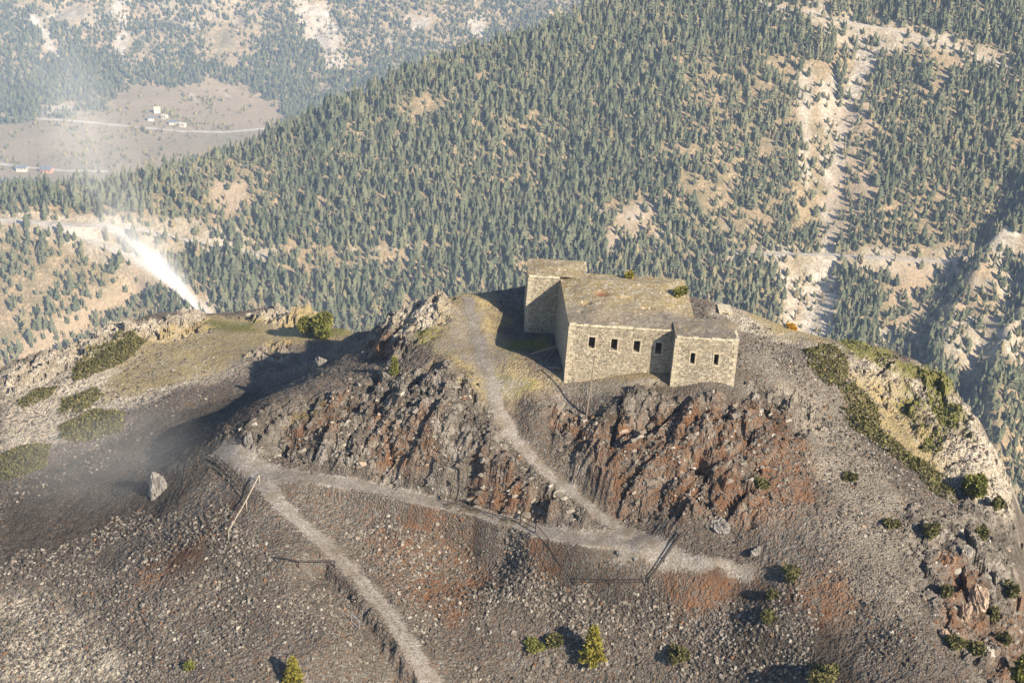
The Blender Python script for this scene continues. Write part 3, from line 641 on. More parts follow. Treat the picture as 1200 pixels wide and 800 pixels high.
# nearest mountainside
sp = 3.9
cx, cy = np.meshgrid(np.arange(-560, 620, sp), np.arange(770, 1400, sp * 1.12)); cx = (cx + rng.uniform(-.5, .5, cx.shape) * sp * .95).ravel(); cy = (cy + rng.uniform(-.5, .5, cy.shape) * sp * .95).ravel()
yr = np.interp(cx, ridge[:, 0], ridge[:, 1]); ok = cy < yr + 6; cx, cy = cx[ok], cy[ok]
cz = mid(cx, cy); u, v = proj(np.stack([cx, cy, cz + 8], -1))
ok = (u > -60) & (u < 1260) & (v > -70) & (v < np.interp(u, SKY[:, 0], SKY[:, 1]) + 50); cx, cy, cz, u, v = cx[ok], cy[ok], cz[ok], u[ok], v[ok]
op = spmask(cx, cy, OPEN, smooth_mid_px, 5, 9, 330); cl = fbm(cx, cy, 70.0, 501, 4) * 1.6 + fbm(cx, cy, 22.0, 511, 2) * .7
dens_ = np.clip(.97 - op * .86 + np.minimum(cl, .06) * (.32 + op * .9), .04 + .2 * (op < .93), .98)
for rd, wd in zip(MROADS, MW): d, _ = seg_dist(cx, cy, rd); dens_[d < wd + 2.0] = 0
keep = rng.uniform(0, 1, len(cx)) < dens_; cx, cy, cz, u, v, op = cx[keep], cy[keep], cz[keep], u[keep], v[keep], op[keep]
hgt = rng.normal(10.4, 2.8, len(cx)) * (1 - .5 * op) * np.where(rng.uniform(0, 1, len(cx)) < .18, .62, 1); hgt = np.clip(hgt * (1 + .25 * fbm(cx, cy, 90.0, 521, 2)), 3.2, 17)
tint = np.clip(.40 + .22 * rng.normal(0, 1, len(cx)) + .3 * fbm(cx, cy, 120.0, 531, 3) + .25 * op, 0, 1)
spread = rng.uniform(.9, 1.3, len(cx)) * (1 + .35 * op)
dist = np.hypot(np.hypot(cx, cy), cz - 60)
ut, vt = proj(np.stack([cx, cy, cz + hgt * .55], -1)); seen = (ut > 4) & (ut < 1196) & (vt > 4) & (vt < np.interp(ut, SKY[:, 0], SKY[:, 1]) - 4)
order = np.argsort(-(hgt / dist) * seen); ind = order[:300]; rest = np.ones(len(cx), bool); rest[ind] = False
pos = np.stack([cx, cy, cz - .3], -1)
V, T, mi, tn = plant(pos[rest], hgt[rest], PR, tint[rest], spread[rest])
meta(mesh_np('forest', V, T, [M['conifer'], M['bark']], attrs=dict(tint=tn), midx=mi), 'dense conifer forest covering the mountainside behind the knoll', 'forest', kind='stuff')
pm = []
for k, (pv, pt, pmi) in enumerate(PR):
    for j in range(2):
        me = mesh_np('conifer_tree', pv, pt, [M['conifer'], M['bark']], attrs=dict(tint=np.full(len(pv), .3 + .22 * j)), midx=pmi); pm.append(me)
for n_, i in enumerate(ind):
    src = pm[n_ % len(pm)]
    o = src if n_ < len(pm) else src.copy()
    if n_ >= len(pm): COL.objects.link(o)
    o.location = [float(q) for q in pos[i]]; o.rotation_euler = (0, 0, float(rng.uniform(0, 6.28))); h = float(hgt[i]); o.scale = (h * spread[i], h * spread[i], h)
    meta(o, 'tall green conifer standing out singly on the mountainside behind the knoll', 'tree', 'tallest conifers on the mountainside')
print('forest', len(cx), len(T), round(time.time() - T0, 1))
# far mountain and valley
sp = 5.6
cx, cy = np.meshgrid(np.arange(-1180, 420, sp), np.arange(1900, 3480, sp * 1.1)); cx = (cx + rng.uniform(-.5, .5, cx.shape) * sp).ravel(); cy = (cy + rng.uniform(-.5, .5, cy.shape) * sp).ravel()
cz = far(cx, cy); u, v = proj(np.stack([cx, cy, cz + 8], -1)); skm = np.interp(u, [-80, 0, 100, 180, 250, 330, 400, 500, 600, 680, 760], [235, 222, 208, 198, 178, 140, 110, 70, 36, 6, -40])
ok = (u > -40) & (u < 720) & (v > -40) & (v < skm + 12); cx, cy, cz, u, v = cx[ok], cy[ok], cz[ok], u[ok], v[ok]
FOPEN = [(MEADOW[0][0], .97)] + [(p, min(.95, a + .15)) for p, a in FBARE] + [([(20,0),(330,0),(330,60),(150,80),(90,40)], .3), ([(330,0),(680,0),(600,30),(420,90)], .28)]
op = spmask(cx, cy, FOPEN, far_pxs, 10, 40, 540); cl = fbm(cx, cy, 130.0, 551, 4) * 1.5 + .5 * fbm(cx, cy, 35.0, 557, 3)
dn = np.clip(.88 - op * .9 + np.minimum(cl, .1) * .8 + .30 * (op > .9) * (fbm(cx, cy, 60.0, 555, 3) > .12), .03, .95)
for rd, wd in zip(FROADS, FW): d, _ = seg_dist(cx, cy, rd); dn[d < wd + 3] = 0
keep = rng.uniform(0, 1, len(cx)) < dn; cx, cy, cz, op = cx[keep], cy[keep], cz[keep], op[keep]
hg = np.clip(rng.normal(11, 3, len(cx)) * (1 - .4 * op), 3.5, 18); tint = np.clip(.4 + .2 * rng.normal(0, 1, len(cx)) + .45 * (op > .9), 0, 1)
V, T, mi, tn = plant(np.stack([cx, cy, cz - .3], -1), hg, PF, tint, rng.uniform(1.0, 1.5, len(cx)))
meta(mesh_np('far_forest', V, T, [M['farconifer'], M['bark']], attrs=dict(tint=tn), midx=mi), 'hazy conifer forest on the far mountain across the valley', 'forest', kind='stuff')
print('far forest', len(cx), len(T), round(time.time() - T0, 1))

# ------------------------------------------------------------------ houses in the far valley
def house(px, w, dpt, h, rot, wall, roof, label, group=None):
    p = far_px(*px); z = float(far(np.array([p[0]]), np.array([p[1]]))[0])
    t = empty('house', (p[0], p[1], z), label, 'house', group); t.rotation_euler = (0, 0, rot)
    wm = MB(); wm.box((-w / 2, -dpt / 2, -3), (w / 2, dpt / 2, h))
    wm.add([(-w / 2, -dpt / 2, h), (-w / 2, dpt / 2, h), (-w / 2, 0, h + dpt * .3)], [(0, 1, 2)]); wm.add([(w / 2, -dpt / 2, h), (w / 2, dpt / 2, h), (w / 2, 0, h + dpt * .3)], [(0, 2, 1)])
    wm.build('wall', wall, t)
    r = MB(); e = .7
    for s in (-1, 1):
        a = (-w / 2 - e, s * (dpt / 2 + e), h - .3); b = (w / 2 + e, s * (dpt / 2 + e), h - .3); c2 = (w / 2 + e, 0, h + dpt * .3 + .25); d2 = (-w / 2 - e, 0, h + dpt * .3 + .25)
        top = [a, b, c2, d2]; r.add(top + [(q[0], q[1], q[2] + .35) for q in top], [(0, 1, 2, 3), (4, 5, 6, 7), (0, 1, 5, 4), (1, 2, 6, 5), (2, 3, 7, 6), (3, 0, 4, 7)])
    r.build('roof', roof, t)
    nw = max(2, int(w / 5))
    for k in range(nw):
        x = -w / 2 + w * (k + .5) / nw
        MB().box((x - .7, -dpt / 2 - .06, h * .45), (x + .7, -dpt / 2 + .05, h * .45 + 1.7)).build('window', M['dark'], t)
    return t
house((184, 133), 11, 9, 8, .35, M['plaster'], M['cornice'], 'tall cream house at the top of the far hamlet', 'hamlet houses by the far road')
house((177, 142), 10, 8, 5, .2, M['plaster'], M['slate'], 'low cream house with grey roof at the left end of the far hamlet', 'hamlet houses by the far road')
house((193, 140), 10, 8, 6, -.4, M['plaster'], M['cornice'], 'cream house in the middle of the roadside row in the far hamlet', 'hamlet houses by the far road')
house((203, 146), 13, 8, 5, .05, M['plaster'], M['slate'], 'long pale house with grey roof right of the middle in the far hamlet', 'hamlet houses by the far road')
house((214, 149), 11, 8, 5, -.3, M['plaster'], M['cornice'], 'pale house at the right end of the far hamlet beside the road', 'hamlet houses by the far road')
house((26, 201), 16, 11, 5.5, .1, M['plaster'], M['slate'], 'white house with dark slate roof at the far left edge of the valley')
house((55, 202), 18, 12, 5.5, -.1, M['redplaster'], M['slate'], 'salmon coloured house with dark slate roof on the valley floor')

# ------------------------------------------------------------------ the stone barracks
B0 = np.array([5.5, 126.0, 0.0])
fort = empty('stone_barracks', B0, 'ruined stone barracks with grass grown flat roof on top of the rocky knoll', 'barracks')
def wall_quad(mb, p0, p1, q0, q1, holes=(), depth=.75):
    """battered wall: bottom p0>p1, top q0>q1 (outside on the right of p0>p1); holes in (s0, s1, t0, t1) fractions"""
    p0, p1, q0, q1 = [np.asarray(k, float) for k in (p0, p1, q0, q1)]
    P = lambda s, t: (p0 * (1 - s) + p1 * s) * (1 - t) + (q0 * (1 - s) + q1 * s) * t
    ss = sorted({0.0, 1.0, *[h[0] for h in holes], *[h[1] for h in holes]}); ts = sorted({0.0, 1.0, *[h[2] for h in holes], *[h[3] for h in holes]})
    d = p1 - p0; nin = np.array([-d[1], d[0], 0]); nin = nin / np.linalg.norm(nin)
    for a, b in zip(ss[:-1], ss[1:]):
        for c, e in zip(ts[:-1], ts[1:]):
            if any(h[0] <= (a + b) / 2 <= h[1] and h[2] <= (c + e) / 2 <= h[3] for h in holes): continue
            mb.add([P(a, c), P(b, c), P(b, e), P(a, e)], [(0, 1, 2, 3)])
    for s0, s1, t0, t1 in holes:
        c = [P(s0, t0), P(s1, t0), P(s1, t1), P(s0, t1)]; i = [k + nin * depth for k in c]
        mb.add(c + i, [(0, 1, 5, 4), (1, 2, 6, 5), (2, 3, 7, 6), (3, 0, 4, 7)])
    return P, nin
def window(P, nin, h, parent):
    s0, s1, t0, t1 = h; W = MB(); c = [P(s0, t0), P(s1, t0), P(s1, t1), P(s0, t1)]
    wn = MB().add([k + nin * .74 for k in c], [(0, 1, 2, 3)]).build('window', M['dark'], parent, B0)
    # dressed stone surround, standing a finger proud of the rubble
    s = MB(); out = -nin * .03; ex = (c[1] - c[0]); ex = ex / np.linalg.norm(ex); ez = (c[3] - c[0]); ez = ez / np.linalg.norm(ez)
    def slab(a, b, ww, hh):
        q = [a - ex * ww - ez * hh, b + ex * ww - ez * hh, b + ex * ww + ez * hh, a - ex * ww + ez * hh]
        s.add([k + out for k in q] + [k + nin * .2 for k in q], [(0, 1, 2, 3), (0, 4, 5, 1), (1, 5, 6, 2), (2, 6, 7, 3), (3, 7, 4, 0)])
    slab(c[0] - ez * .08, c[1] - ez * .08, .16, .075); slab(c[3] + ez * .10, c[2] + ez * .10, .16, .095)
    for k, sg in ((0, -1), (1, 1)):
        m0 = c[k] + ex * sg * .07; m1 = c[3 - k] + ex * sg * .07
        q = [m0 - ex * .066, m0 + ex * .066, m1 + ex * .066, m1 - ex * .066]
        s.add([w_ + out for w_ in q] + [w_ + nin * .2 for w_ in q], [(0, 1, 2, 3), (0, 4, 5, 1), (1, 5, 6, 2), (2, 6, 7, 3), (3, 7, 4, 0)])
    s.build('frame', M['trim'], wn, B0)
ZR, ZT, ZA = 6.1, 6.45, 6.32
def run(p0, p1, q0, q1, holes, name='wall'):
    mb = MB(); P, nin = wall_quad(mb, p0, p1, q0, q1, holes); o = mb.build(name, M['masonry'], fort, B0)
    for h in holes: window(P, nin, h, fort)
    return o
bz = -2.0
# main block: front wall with four windows (fractions of wall length and height)
L = 15.72 - 5.38; Hh = ZR - bz
wx = [(7.48, 8.10), (9.68, 10.30), (11.90, 12.52), (14.04, 14.66)]
run((5.38, 125.9, bz), (15.72, 125.9, bz), (5.5, 126.2, ZR), (15.72, 126.2, ZR), [((a - 5.45) / 10.25, (b - 5.45) / 10.25, (3.66 - bz - .06 * i) / Hh, (4.82 - bz - .05 * i) / Hh) for i, (a, b) in enumerate(wx)])
run((4.35, 137.55, bz), (5.38, 125.9, bz), (4.6, 137.55, ZR), (5.5, 126.2, ZR), [])
run((18.0, 128.9, bz), (18.1, 140.1, bz), (17.95, 128.9, ZR), (17.9, 139.9, ZR), [])
run((18.1, 140.1, bz), (4.6, 140.1, bz), (17.9, 139.9, ZR), (4.6, 139.9, ZR), [])
# rear left tower
run((1.15, 137.3, bz - 1), (4.5, 137.3, bz - 1), (1.35, 137.55, ZT), (4.62, 137.55, ZT), [])
run((.95, 142.7, bz - 1), (1.15, 137.3, bz - 1), (1.15, 142.55, ZT), (1.35, 137.55, ZT), [])
run((7.5, 142.7, bz - 1), (.95, 142.7, bz - 1), (7.4, 142.55, ZT), (1.15, 142.55, ZT), [])
run((7.5, 140.0, bz - 1), (7.5, 142.7, bz - 1), (7.4, 140.0, ZT), (7.4, 142.55, ZT), [])
MB().add([(4.62, 137.55, ZR - .4), (4.62, 139.9, ZR - .4), (4.62, 139.9, ZT), (4.62, 137.55, ZT)], [(0, 1, 2, 3)]).build('wall', M['masonry'], fort, B0)
# annex at the front right corner
ab = -.6; hA = ZA - ab
run((15.66, 124.05, ab), (21.8, 124.05, ab), (15.72, 124.2, ZA), (21.72, 124.2, ZA), [((a - 15.7) / 6.05, (b - 15.7) / 6.05, (z0 - ab) / hA, (z1 - ab) / hA) for a, b, z0, z1 in ((17.32, 17.76, 3.54, 4.68), (19.60, 20.04, 3.54, 4.68))])
run((15.66, 128.9, ab), (15.66, 124.05, ab), (15.72, 128.9, ZA), (15.72, 124.2, ZA), [])
run((21.8, 124.05, ab), (21.8, 129.0, ab), (21.72, 124.2, ZA), (21.72, 128.9, ZA), [])
run((21.8, 129.0, ab), (15.66, 129.0, ab), (21.72, 128.9, ZA), (15.72, 128.9, ZA), [])
def roof(x0, x1, y0, y1, z, crown, seed, skew=0.0, gravel=None, pits=()):
    nx, ny = int((x1 - x0) / .16), int((y1 - y0) / .16); a, b = np.meshgrid(np.linspace(0, 1, nx), np.linspace(0, 1, ny))
    y = y0 + (y1 - y0) * b; xl = x0 + skew * b; x = xl + (x1 - xl) * a
    e = np.minimum(np.minimum(x - xl, x1 - x), np.minimum(y - y0, y1 - y))
    zz = z + .015 + crown * sstep(0, 3.5, e) + .12 * fbm(x, y, 2.2, seed, 4) * sstep(0, .6, e) + .05 * fbm(x, y, .5, seed + 7, 3) * sstep(0, .3, e) + .06 * fbm(x, y, .8, seed + 9, 3)
    pit = np.zeros(x.shape)
    for px, py, rx, ry, dp in pits:
        m = np.exp(-(((x - px) / rx) ** 2 + ((y - py) / ry) ** 2) ** 2); pit = np.maximum(pit, m * (dp > .31)); zz -= dp * m
    g = (1 - sstep(2.0, 5.0, y - y0 + 1.2 * fbm(x, y, 2.5, seed + 3, 3))) if gravel is None else np.full(x.shape, gravel)
    ix = np.arange(nx * ny).reshape(ny, nx); q = np.stack([ix[:-1, :-1], ix[:-1, 1:], ix[1:, 1:], ix[1:, :-1]], -1).reshape(-1, 4)
    return np.stack([x, y, zz], -1).reshape(-1, 3) - B0, q, dict(gravel=g, pit=pit)
hp = atz(705, 347, 6.3); h1 = atz(735, 352, 6.25); h2_ = atz(757, 365, 6.2); h3 = atz(687, 357, 6.2); h4 = atz(680, 366, 6.2)
for args in ((5.42, 17.98, 126.16, 139.98, ZR, .5, 601, -.9, None, ((hp[0], hp[1], .75, .7, .32), (h1[0], h1[1], .9, .35, .3), (h2_[0], h2_[1], .6, .3, .28), (h3[0], h3[1], .5, .4, .3), (h4[0], h4[1], .25, .25, .25))),
             (1.2, 7.45, 137.5, 142.6, ZT, .3, 611, -.1, .15, ()), (15.68, 21.76, 124.16, 128.95, ZA, .15, 621, 0, 1.0, ())):
    V, q, at_ = roof(*args)
    mesh_np('roof', V, q, M['roof'], fort, at_, True)
def cornice(p, q, seed):
    """row of uneven coping slabs along a roof edge"""
    g = np.random.default_rng(seed); p = np.array(p, float); q = np.array(q, float); L = np.linalg.norm(q - p); d = (q - p) / L; n = np.array([d[1], -d[0], 0]); mb = MB(); s = 0
    while s < L - .05:
        l = min(g.uniform(.5, 1.0), L - s); o0 = g.uniform(.06, .14); tz = g.uniform(-.01, .05); a = p + d * (s + .01); b = p + d * (s + l - .01)
        V = [a + n * o0, b + n * o0, b - n * .16, a - n * .16]; V = [k + [0, 0, -.17] for k in V] + [k + [0, 0, tz] for k in V]
        mb.add(V, [(3, 2, 1, 0), (4, 5, 6, 7), (0, 1, 5, 4), (1, 2, 6, 5), (2, 3, 7, 6), (3, 0, 4, 7)]); s += l
    mb.build('cornice', M['cornice'], fort, B0)
for k, (p, q) in enumerate((((5.5, 126.2, ZR), (15.6, 126.2, ZR)), ((1.35, 137.55, ZT), (4.6, 137.55, ZT)), ((15.8, 124.2, ZA), (21.7, 124.2, ZA)), ((21.72, 124.25, ZA), (21.72, 128.9, ZA)), ((7.4, 140.0, ZT), (7.4, 142.5, ZT)))): cornice(p, q, 700 + k)

# larger dressed blocks up the outer corners
def quoins(p, q, dx, dy, seed):
    g = np.random.default_rng(seed); p = np.array(p, float); q = np.array(q, float); n = int(np.linalg.norm(q - p) / .42); mb = MB(); sx, sy = np.sign(dx), np.sign(dy)
    for i in range(n):
        a = p + (q - p) * (i + .04) / n; b = p + (q - p) * (i + .93) / n; lx, ly = (.62, .34) if i % 2 else (.34, .62); lx *= g.uniform(.8, 1.15); ly *= g.uniform(.8, 1.15); o = .035 + g.uniform(0, .025)
        def ring(c): return [c + [-sx * o, -sy * o, 0], c + [sx * lx, -sy * o, 0], c + [sx * lx, sy * ly, 0], c + [-sx * o, sy * ly, 0]]
        f = [(0, 1, 5, 4), (1, 2, 6, 5), (2, 3, 7, 6), (3, 0, 4, 7), (4, 5, 6, 7), (3, 2, 1, 0)]
        if sx * sy < 0: f = [k[::-1] for k in f]
        mb.add(ring(a) + ring(b), f)
    mb.build('cornerstones', M['trim'], fort, B0)
quoins((5.38, 125.9, bz), (5.5, 126.2, ZR - .2), 1, 1, 1); quoins((15.66, 124.05, ab), (15.72, 124.2, ZA - .2), 1, 1, 2); quoins((21.8, 124.05, ab), (21.72, 124.2, ZA - .2), -1, 1, 3); quoins((1.15, 137.3, bz - 1), (1.35, 137.55, ZT - .2), 1, 1, 4)
# timber leaning in the shade of the west wall
a = gpt(621, 417, .1); b = np.array([4.6, a[1] + .9, 1.3]); c0 = MB(); c0.bar(a, b, .10, .085)
meta(c0.build('timber_beam', M['wood'], None), 'long weathered beam leaning against the shaded west wall of the barracks', 'beam', 'fallen roof timbers')
a = gpt(640, 423, .08); b = gpt(652, 410, .12); meta(MB().bar(a, b, .08).build('timber_beam', M['wood']), 'short weathered beam lying at the foot of the shaded barracks wall', 'beam', 'fallen roof timbers')
a = gpt(641, 430, .07); b = gpt(657, 433, .1); meta(MB().bar(a, b, .07).build('timber_beam', M['wood']), 'thin beam lying nearest the front corner of the barracks in its shadow', 'beam', 'fallen roof timbers')
# pole in front of the barracks
a = gpt(687, 486); b = a + [.35, .2, 6.2]; t = empty('wooden_pole', a, 'tall thin wooden pole standing in front of the barracks', 'pole')
MB().bar(a - [0, 0, .5], b, .085, .06, 8).build('shaft', M['wood'], t, a); MB().bar(b - [0, 0, .04], b + [0, 0, .08], .085, .03, 8).build('cap', M['rail'], t, a)

# ------------------------------------------------------------------ railings beside the paths
def railing(uvs, h, mat, label, rails=(1.0, .5), post_r=.042, rail_r=.036, group='railings beside the paths', every=None, lean=(0, 0, 0), name='railing'):
    P_ = [gpt(*q) for q in uvs]
    if every: P_ = [P_[0] + (P_[-1] - P_[0]) * k / every for k in range(every + 1)]; P_ = [np.array([q[0], q[1], ground(q[0], q[1])[0]]) for q in P_]
    t = empty(name, P_[0], label, 'railing', group); up = np.array([lean[0], lean[1], h])
    for q in P_: MB().bar(q - [0, 0, .4], q + up * 1.0, post_r).build('post', mat, t, P_[0])
    for f in rails:
        m = MB()
        for a, b in zip(P_[:-1], P_[1:]): m.bar(a + up * (f - .03), b + up * (f - .03), rail_r)
        m.build('rail', mat, t, P_[0])
railing([(253, 542), (263, 550), (272, 560), (280, 569), (289, 580)], .95, M['rail'], 'dark metal railing curving along the outer corner of the left path bend')
railing([(304, 566), (289, 594), (268, 631)], .9, M['palewood'], 'pale wooden handrail running down the slope below the left path bend', (1.0,), .05, .06)
railing([(524, 603), (550, 606), (577, 613), (592, 617), (609, 622), (627, 628)], 1.0, M['rail'], 'dark metal railing along the middle path above the shaded wall')
railing([(627, 629), (641, 645), (657, 664)], 1.0, M['rail'], 'dark metal handrail dropping from the end of the middle path railing', (1.0,))
railing([(673, 686), (714, 687), (756, 686)], .75, M['rail'], 'low dark barrier along the top of the grey boulder heap', (1.0, .6), .05, .05)
railing([(760, 682), (778, 658), (799, 630)], .6, M['rail'], 'low dark barrier crossing the path junction beside the boulder heap', (1.0, .55), .05, .055)
railing([(326, 660), (350, 662), (392, 662)], .75, M['rail'], 'low dark barrier above the hollow left of the lower path', (1.0,), .05, .07)
railing([(412, 716), (421, 723)], .9, M['metal'], 'small pale metal frame at the left edge of the lower path', (1.0, .15), .035, .035)

# ------------------------------------------------------------------ dry stone retaining walls
def drywall(uvs, ztop, h, label, thick=.7):
    P_ = [gpt(*q) for q in uvs]; mb = MB(); g = np.random.default_rng(len(label))
    for a, b in zip(P_[:-1], P_[1:]):
        d = b - a; L = np.hypot(d[0], d[1]); d = d / L; n = np.array([d[1], -d[0], 0.0]); n = n / np.linalg.norm(n)
        if n[1] > 0: n = -n
        s = 0
        while s < L - .05:
            l = min(g.uniform(.45, .9), L - s); p = a + d * s; q = a + d * (s + l); o0 = g.uniform(-.06, .06); t0 = ztop + g.uniform(-.08, .06)
            V = [p + n * (.25 + o0), q + n * (.25 + o0), q - n * thick, p - n * thick]
            bot = [k + n * (.25 if i < 2 else 0) - [0, 0, h] for i, k in enumerate(V)]; top = [k + [0, 0, t0] for k in V]
            mb.add(bot + top, [(3, 2, 1, 0), (4, 5, 6, 7), (0, 1, 5, 4), (1, 2, 6, 5), (2, 3, 7, 6), (3, 0, 4, 7)]); s += l
    o = mb.build('retaining_wall', M['drywall']); meta(o, label, 'wall', 'dry stone walls holding up the paths')
drywall([(244, 543), (253, 546), (262, 553), (271, 563), (279, 573), (287, 585)], .05, 3.0, 'dry stone wall under the railing at the left path bend')
drywall([(520, 604), (550, 610), (577, 617), (609, 626), (624, 632)], .0, 2.4, 'long shaded dry stone wall under the middle path railing')

# ------------------------------------------------------------------ boulders
def boulder(px, w, dpt, h, mat, label, seed, rot=0.0, group=None, sink=.3, lean=0.0):
    """rock cut by random joint planes, roughened, sunk into the slope"""
    import bmesh
    g = np.random.default_rng(seed); bm = bmesh.new(); bmesh.ops.create_icosphere(bm, subdivisions=5, radius=1.0)
    D = np.array([q.co[:] for q in bm.verts]); D /= np.linalg.norm(D, axis=1)[:, None]
    pl = g.normal(0, 1, (16, 3)); pl /= np.linalg.norm(pl, axis=1)[:, None]; off = g.uniform(.55, .92, 16); dt = D @ pl.T
    r = np.minimum(np.min(np.where(dt > .05, off / np.maximum(dt, .05), 9), axis=1), 1.05)
    a1 = D[:, 0] * 3 + D[:, 2] * 1.3 + seed; a2 = D[:, 1] * 3 - D[:, 2] * 2.1
    r = r * (1 + .45 * facets(a1, a2, .8, seed, .8, .9) + .3 * facets(a2, a1, .35, seed + 9, .8, .9) + .10 * fbm(a1, a2, .5, seed, 3))
    X = D * r[:, None] * [w / 2, dpt / 2, h / 2]; X[:, 2] += h / 2 - sink * h; X[:, 0] += lean * X[:, 2]
    c_, s_ = math.cos(rot), math.sin(rot); X = np.stack([X[:, 0] * c_ - X[:, 1] * s_, X[:, 0] * s_ + X[:, 1] * c_, X[:, 2]], -1)
    for q, c in zip(bm.verts, X): q.co = c
    me = bpy.data.meshes.new('boulder'); bm.to_mesh(me); bm.free(); me.materials.append(mat)
    o = bpy.data.objects.new('boulder', me); COL.objects.link(o); p = gpt(*px); o.location = [float(q) for q in p]
    return meta(o, label, 'boulder', group)
boulder((184, 578), 2.2, 1.8, 3.6, M['greyrock'], 'tall pale grey boulder standing alone on the near left slope', 1, .3, lean=.12)
boulder((292, 520), .9, .9, 2.4, M['greyrock'], 'narrow grey rock standing above the left path bend', 2)
boulder((844, 618), 2.4, 1.8, 1.9, M['greyrock'], 'smooth grey boulder at the foot of the red outcrop above the path junction', 3, .4, sink=.25)
boulder((886, 648), 1.7, .8, .9, M['greyrock'], 'slanting grey slab lying on the scree right of the path junction', 4, .7)
boulder((1131, 655), 1.0, .9, 1.2, M['palerock'], 'white boulder on the right hand cliff slope', 5)
boulder((1143, 708), 2.2, 1.8, 3.2, M['pinkrock'], 'large pinkish rock tower low on the right hand cliff slope', 6, .2)
boulder((1130, 720), 1.4, 1.2, 2.2, M['pinkrock'], 'smaller pinkish rock leaning left of the rock tower on the right cliff', 7, .9)
boulder((1107, 742), 1.2, 1.1, 1.3, M['pinkrock'], 'squat pink rock below the rock tower on the right cliff', 8, .3)
boulder((1155, 770), 1.3, 1.0, 1.3, M['palerock'], 'pale split rock near the lower right corner of the cliff slope', 9, .5)
boulder((378, 428), 1.6, 1.3, 1.6, M['greyrock'], 'grey boulder lying in the shaded hollow on the left', 10)
boulder((725, 650), .6, .5, .5, M['greyrock'], 'small dark stone lying in the path junction', 12)
boulder((745, 655), .45, .4, .35, M['greyrock'], 'smallest stone lying in the path junction nearest the barrier', 13)

# dugout on the right crest and stone shelter on the left crest
def dugout(px, w, label, pal):
    p = gpt(*px, dz=-.16); t = empty('dugout', p, label, 'dugout')
    MB().box((-w / 2 - .3, -.3, -.9), (-w / 2, 1.6, .32)).build('side_wall', pal, t); MB().box((w / 2, -.3, -.9), (w / 2 + .3, 1.6, .32)).build('side_wall', pal, t)
    MB().box((-w / 2 - .4, -.4, .325), (w / 2 + .4, 1.7, .47)).build('lintel', pal, t); MB().box((-w / 2, .9, -.9), (w / 2, 1.0, .32)).build('entrance', M['dark'], t)
dugout((850, 365), .7, 'stone dugout with dark entrance on the crest right of the barracks', M['cornice'])
dugout((310, 369), 1.1, 'small stone shelter with dark opening on the left crest', M['palerock'])

# ------------------------------------------------------------------ shrubs and small trees on the knoll
def sprays(n, fn, size, seed, flat=.35):
    """n small leaf triangles placed by fn(rng, n) -> points, outward normals"""
    g = np.random.default_rng(seed); X, Nn = fn(g, n); a = g.normal(0, 1, (n, 3)); a -= .0; a /= np.linalg.norm(a, axis=1)[:, None]
    b = np.cross(a, Nn + g.normal(0, flat, (n, 3))); b /= np.linalg.norm(b, axis=1)[:, None] + 1e-9; s = (size * g.uniform(.6, 1.4, n))[:, None]
    V = np.stack([X - b * s * .45, X + b * s * .45, X + (a * .5 + Nn * .7) * s], 1).reshape(-1, 3)
    return V, np.arange(3 * n).reshape(-1, 3), np.repeat(np.clip(g.normal(.5, .22, n), 0, 1), 3)
def bush(px, w, h, mat, label, cat='shrub', seed=0, conical=False, n=None, group=None, base=None, name='shrub'):
    if mat is M['juniper']: w *= .85; h *= .85
    p = gpt(*px) if base is None else np.array(base, float); g0 = np.random.default_rng(seed + 50)
    lob = g0.uniform(-1, 1, (7, 3)); lob[:, 2] = np.abs(lob[:, 2]) * .8; sp_ = .8 if cat == 'tree' else .64; lr = g0.uniform(.26, .52, 7)
    def fn(g, n):
        if conical:
            t = g.uniform(0, 1, n) ** 1.35; th = g.uniform(0, 6.28, n); tier = .72 + .28 * np.cos(t * 34 + g0.uniform(0, 6)); br = .75 + .25 * np.cos(th * 5 + t * 9)
            r = (1 - t) ** .85 * w / 2 * tier * br * np.sqrt(g.uniform(.25, 1, n)) + .03
            X = np.stack([r * np.cos(th), r * np.sin(th), h * (.06 + .94 * t) - .12 * r], -1); Nn = np.stack([np.cos(th), np.sin(th), np.full(n, .25)], -1); return X, Nn
        k = g.integers(0, 7, n); d = g.normal(0, 1, (n, 3)); d /= np.linalg.norm(d, axis=1)[:, None]; r = (g.uniform(.35, 1, n) ** .5)[:, None]
        X = (lob[k] * sp_ + d * lr[k][:, None] * r) * [w / 2, w / 2, h * .75] + [0, 0, h * .2]; X[:, 2] = np.abs(X[:, 2]); return X, d
    n = n or int(900 + 420 * w * h); V, T, tn = sprays(min(n, 6000), fn, .17 + .035 * max(w, h), seed)
    t = empty(name, p, label, cat, group)
    mesh_np('crown', V, T, mat, t, dict(tint=tn))
    m = MB()
    if conical: m.bar((0, 0, -.3), (0, 0, h * .8), .03 * h, .01)
    else:
        for q in lob[:5]: m.bar((0, 0, -.25), tuple(q * .5 * [w / 2, w / 2, h * .75] + [0, 0, h * .2]), .05, .02, 5)
    m.build('trunk' if conical else 'stem', M['bark'], t); return t
bush((693, 775), 2.9, 3.6, M['larch'], 'bushy yellow green larch among the boulders at the bottom of the slope', 'tree', 1, True, 4200, name='larch_tree')
bush((343, 804), 2.2, 2.7, M['larch'], 'bright yellow larch cut off by the bottom edge of the photo', 'tree', 2, True, 3000, name='larch_tree')
bush((370, 394), 4.4, 3.4, M['pine'], 'bushy green pine standing on the sunny left crest above the shaded hollow', 'tree', 3, False, 5200, name='pine_tree')
bush((493, 350), 2.4, 1.9, M['larch'], 'yellowish shrub on top of the rocky rim left of the barracks', seed=4)
bush((462, 440), .9, 1.9, M['pine'], 'slim young conifer in the shade of the left rock rim', 'tree', 5, True, name='pine_tree')
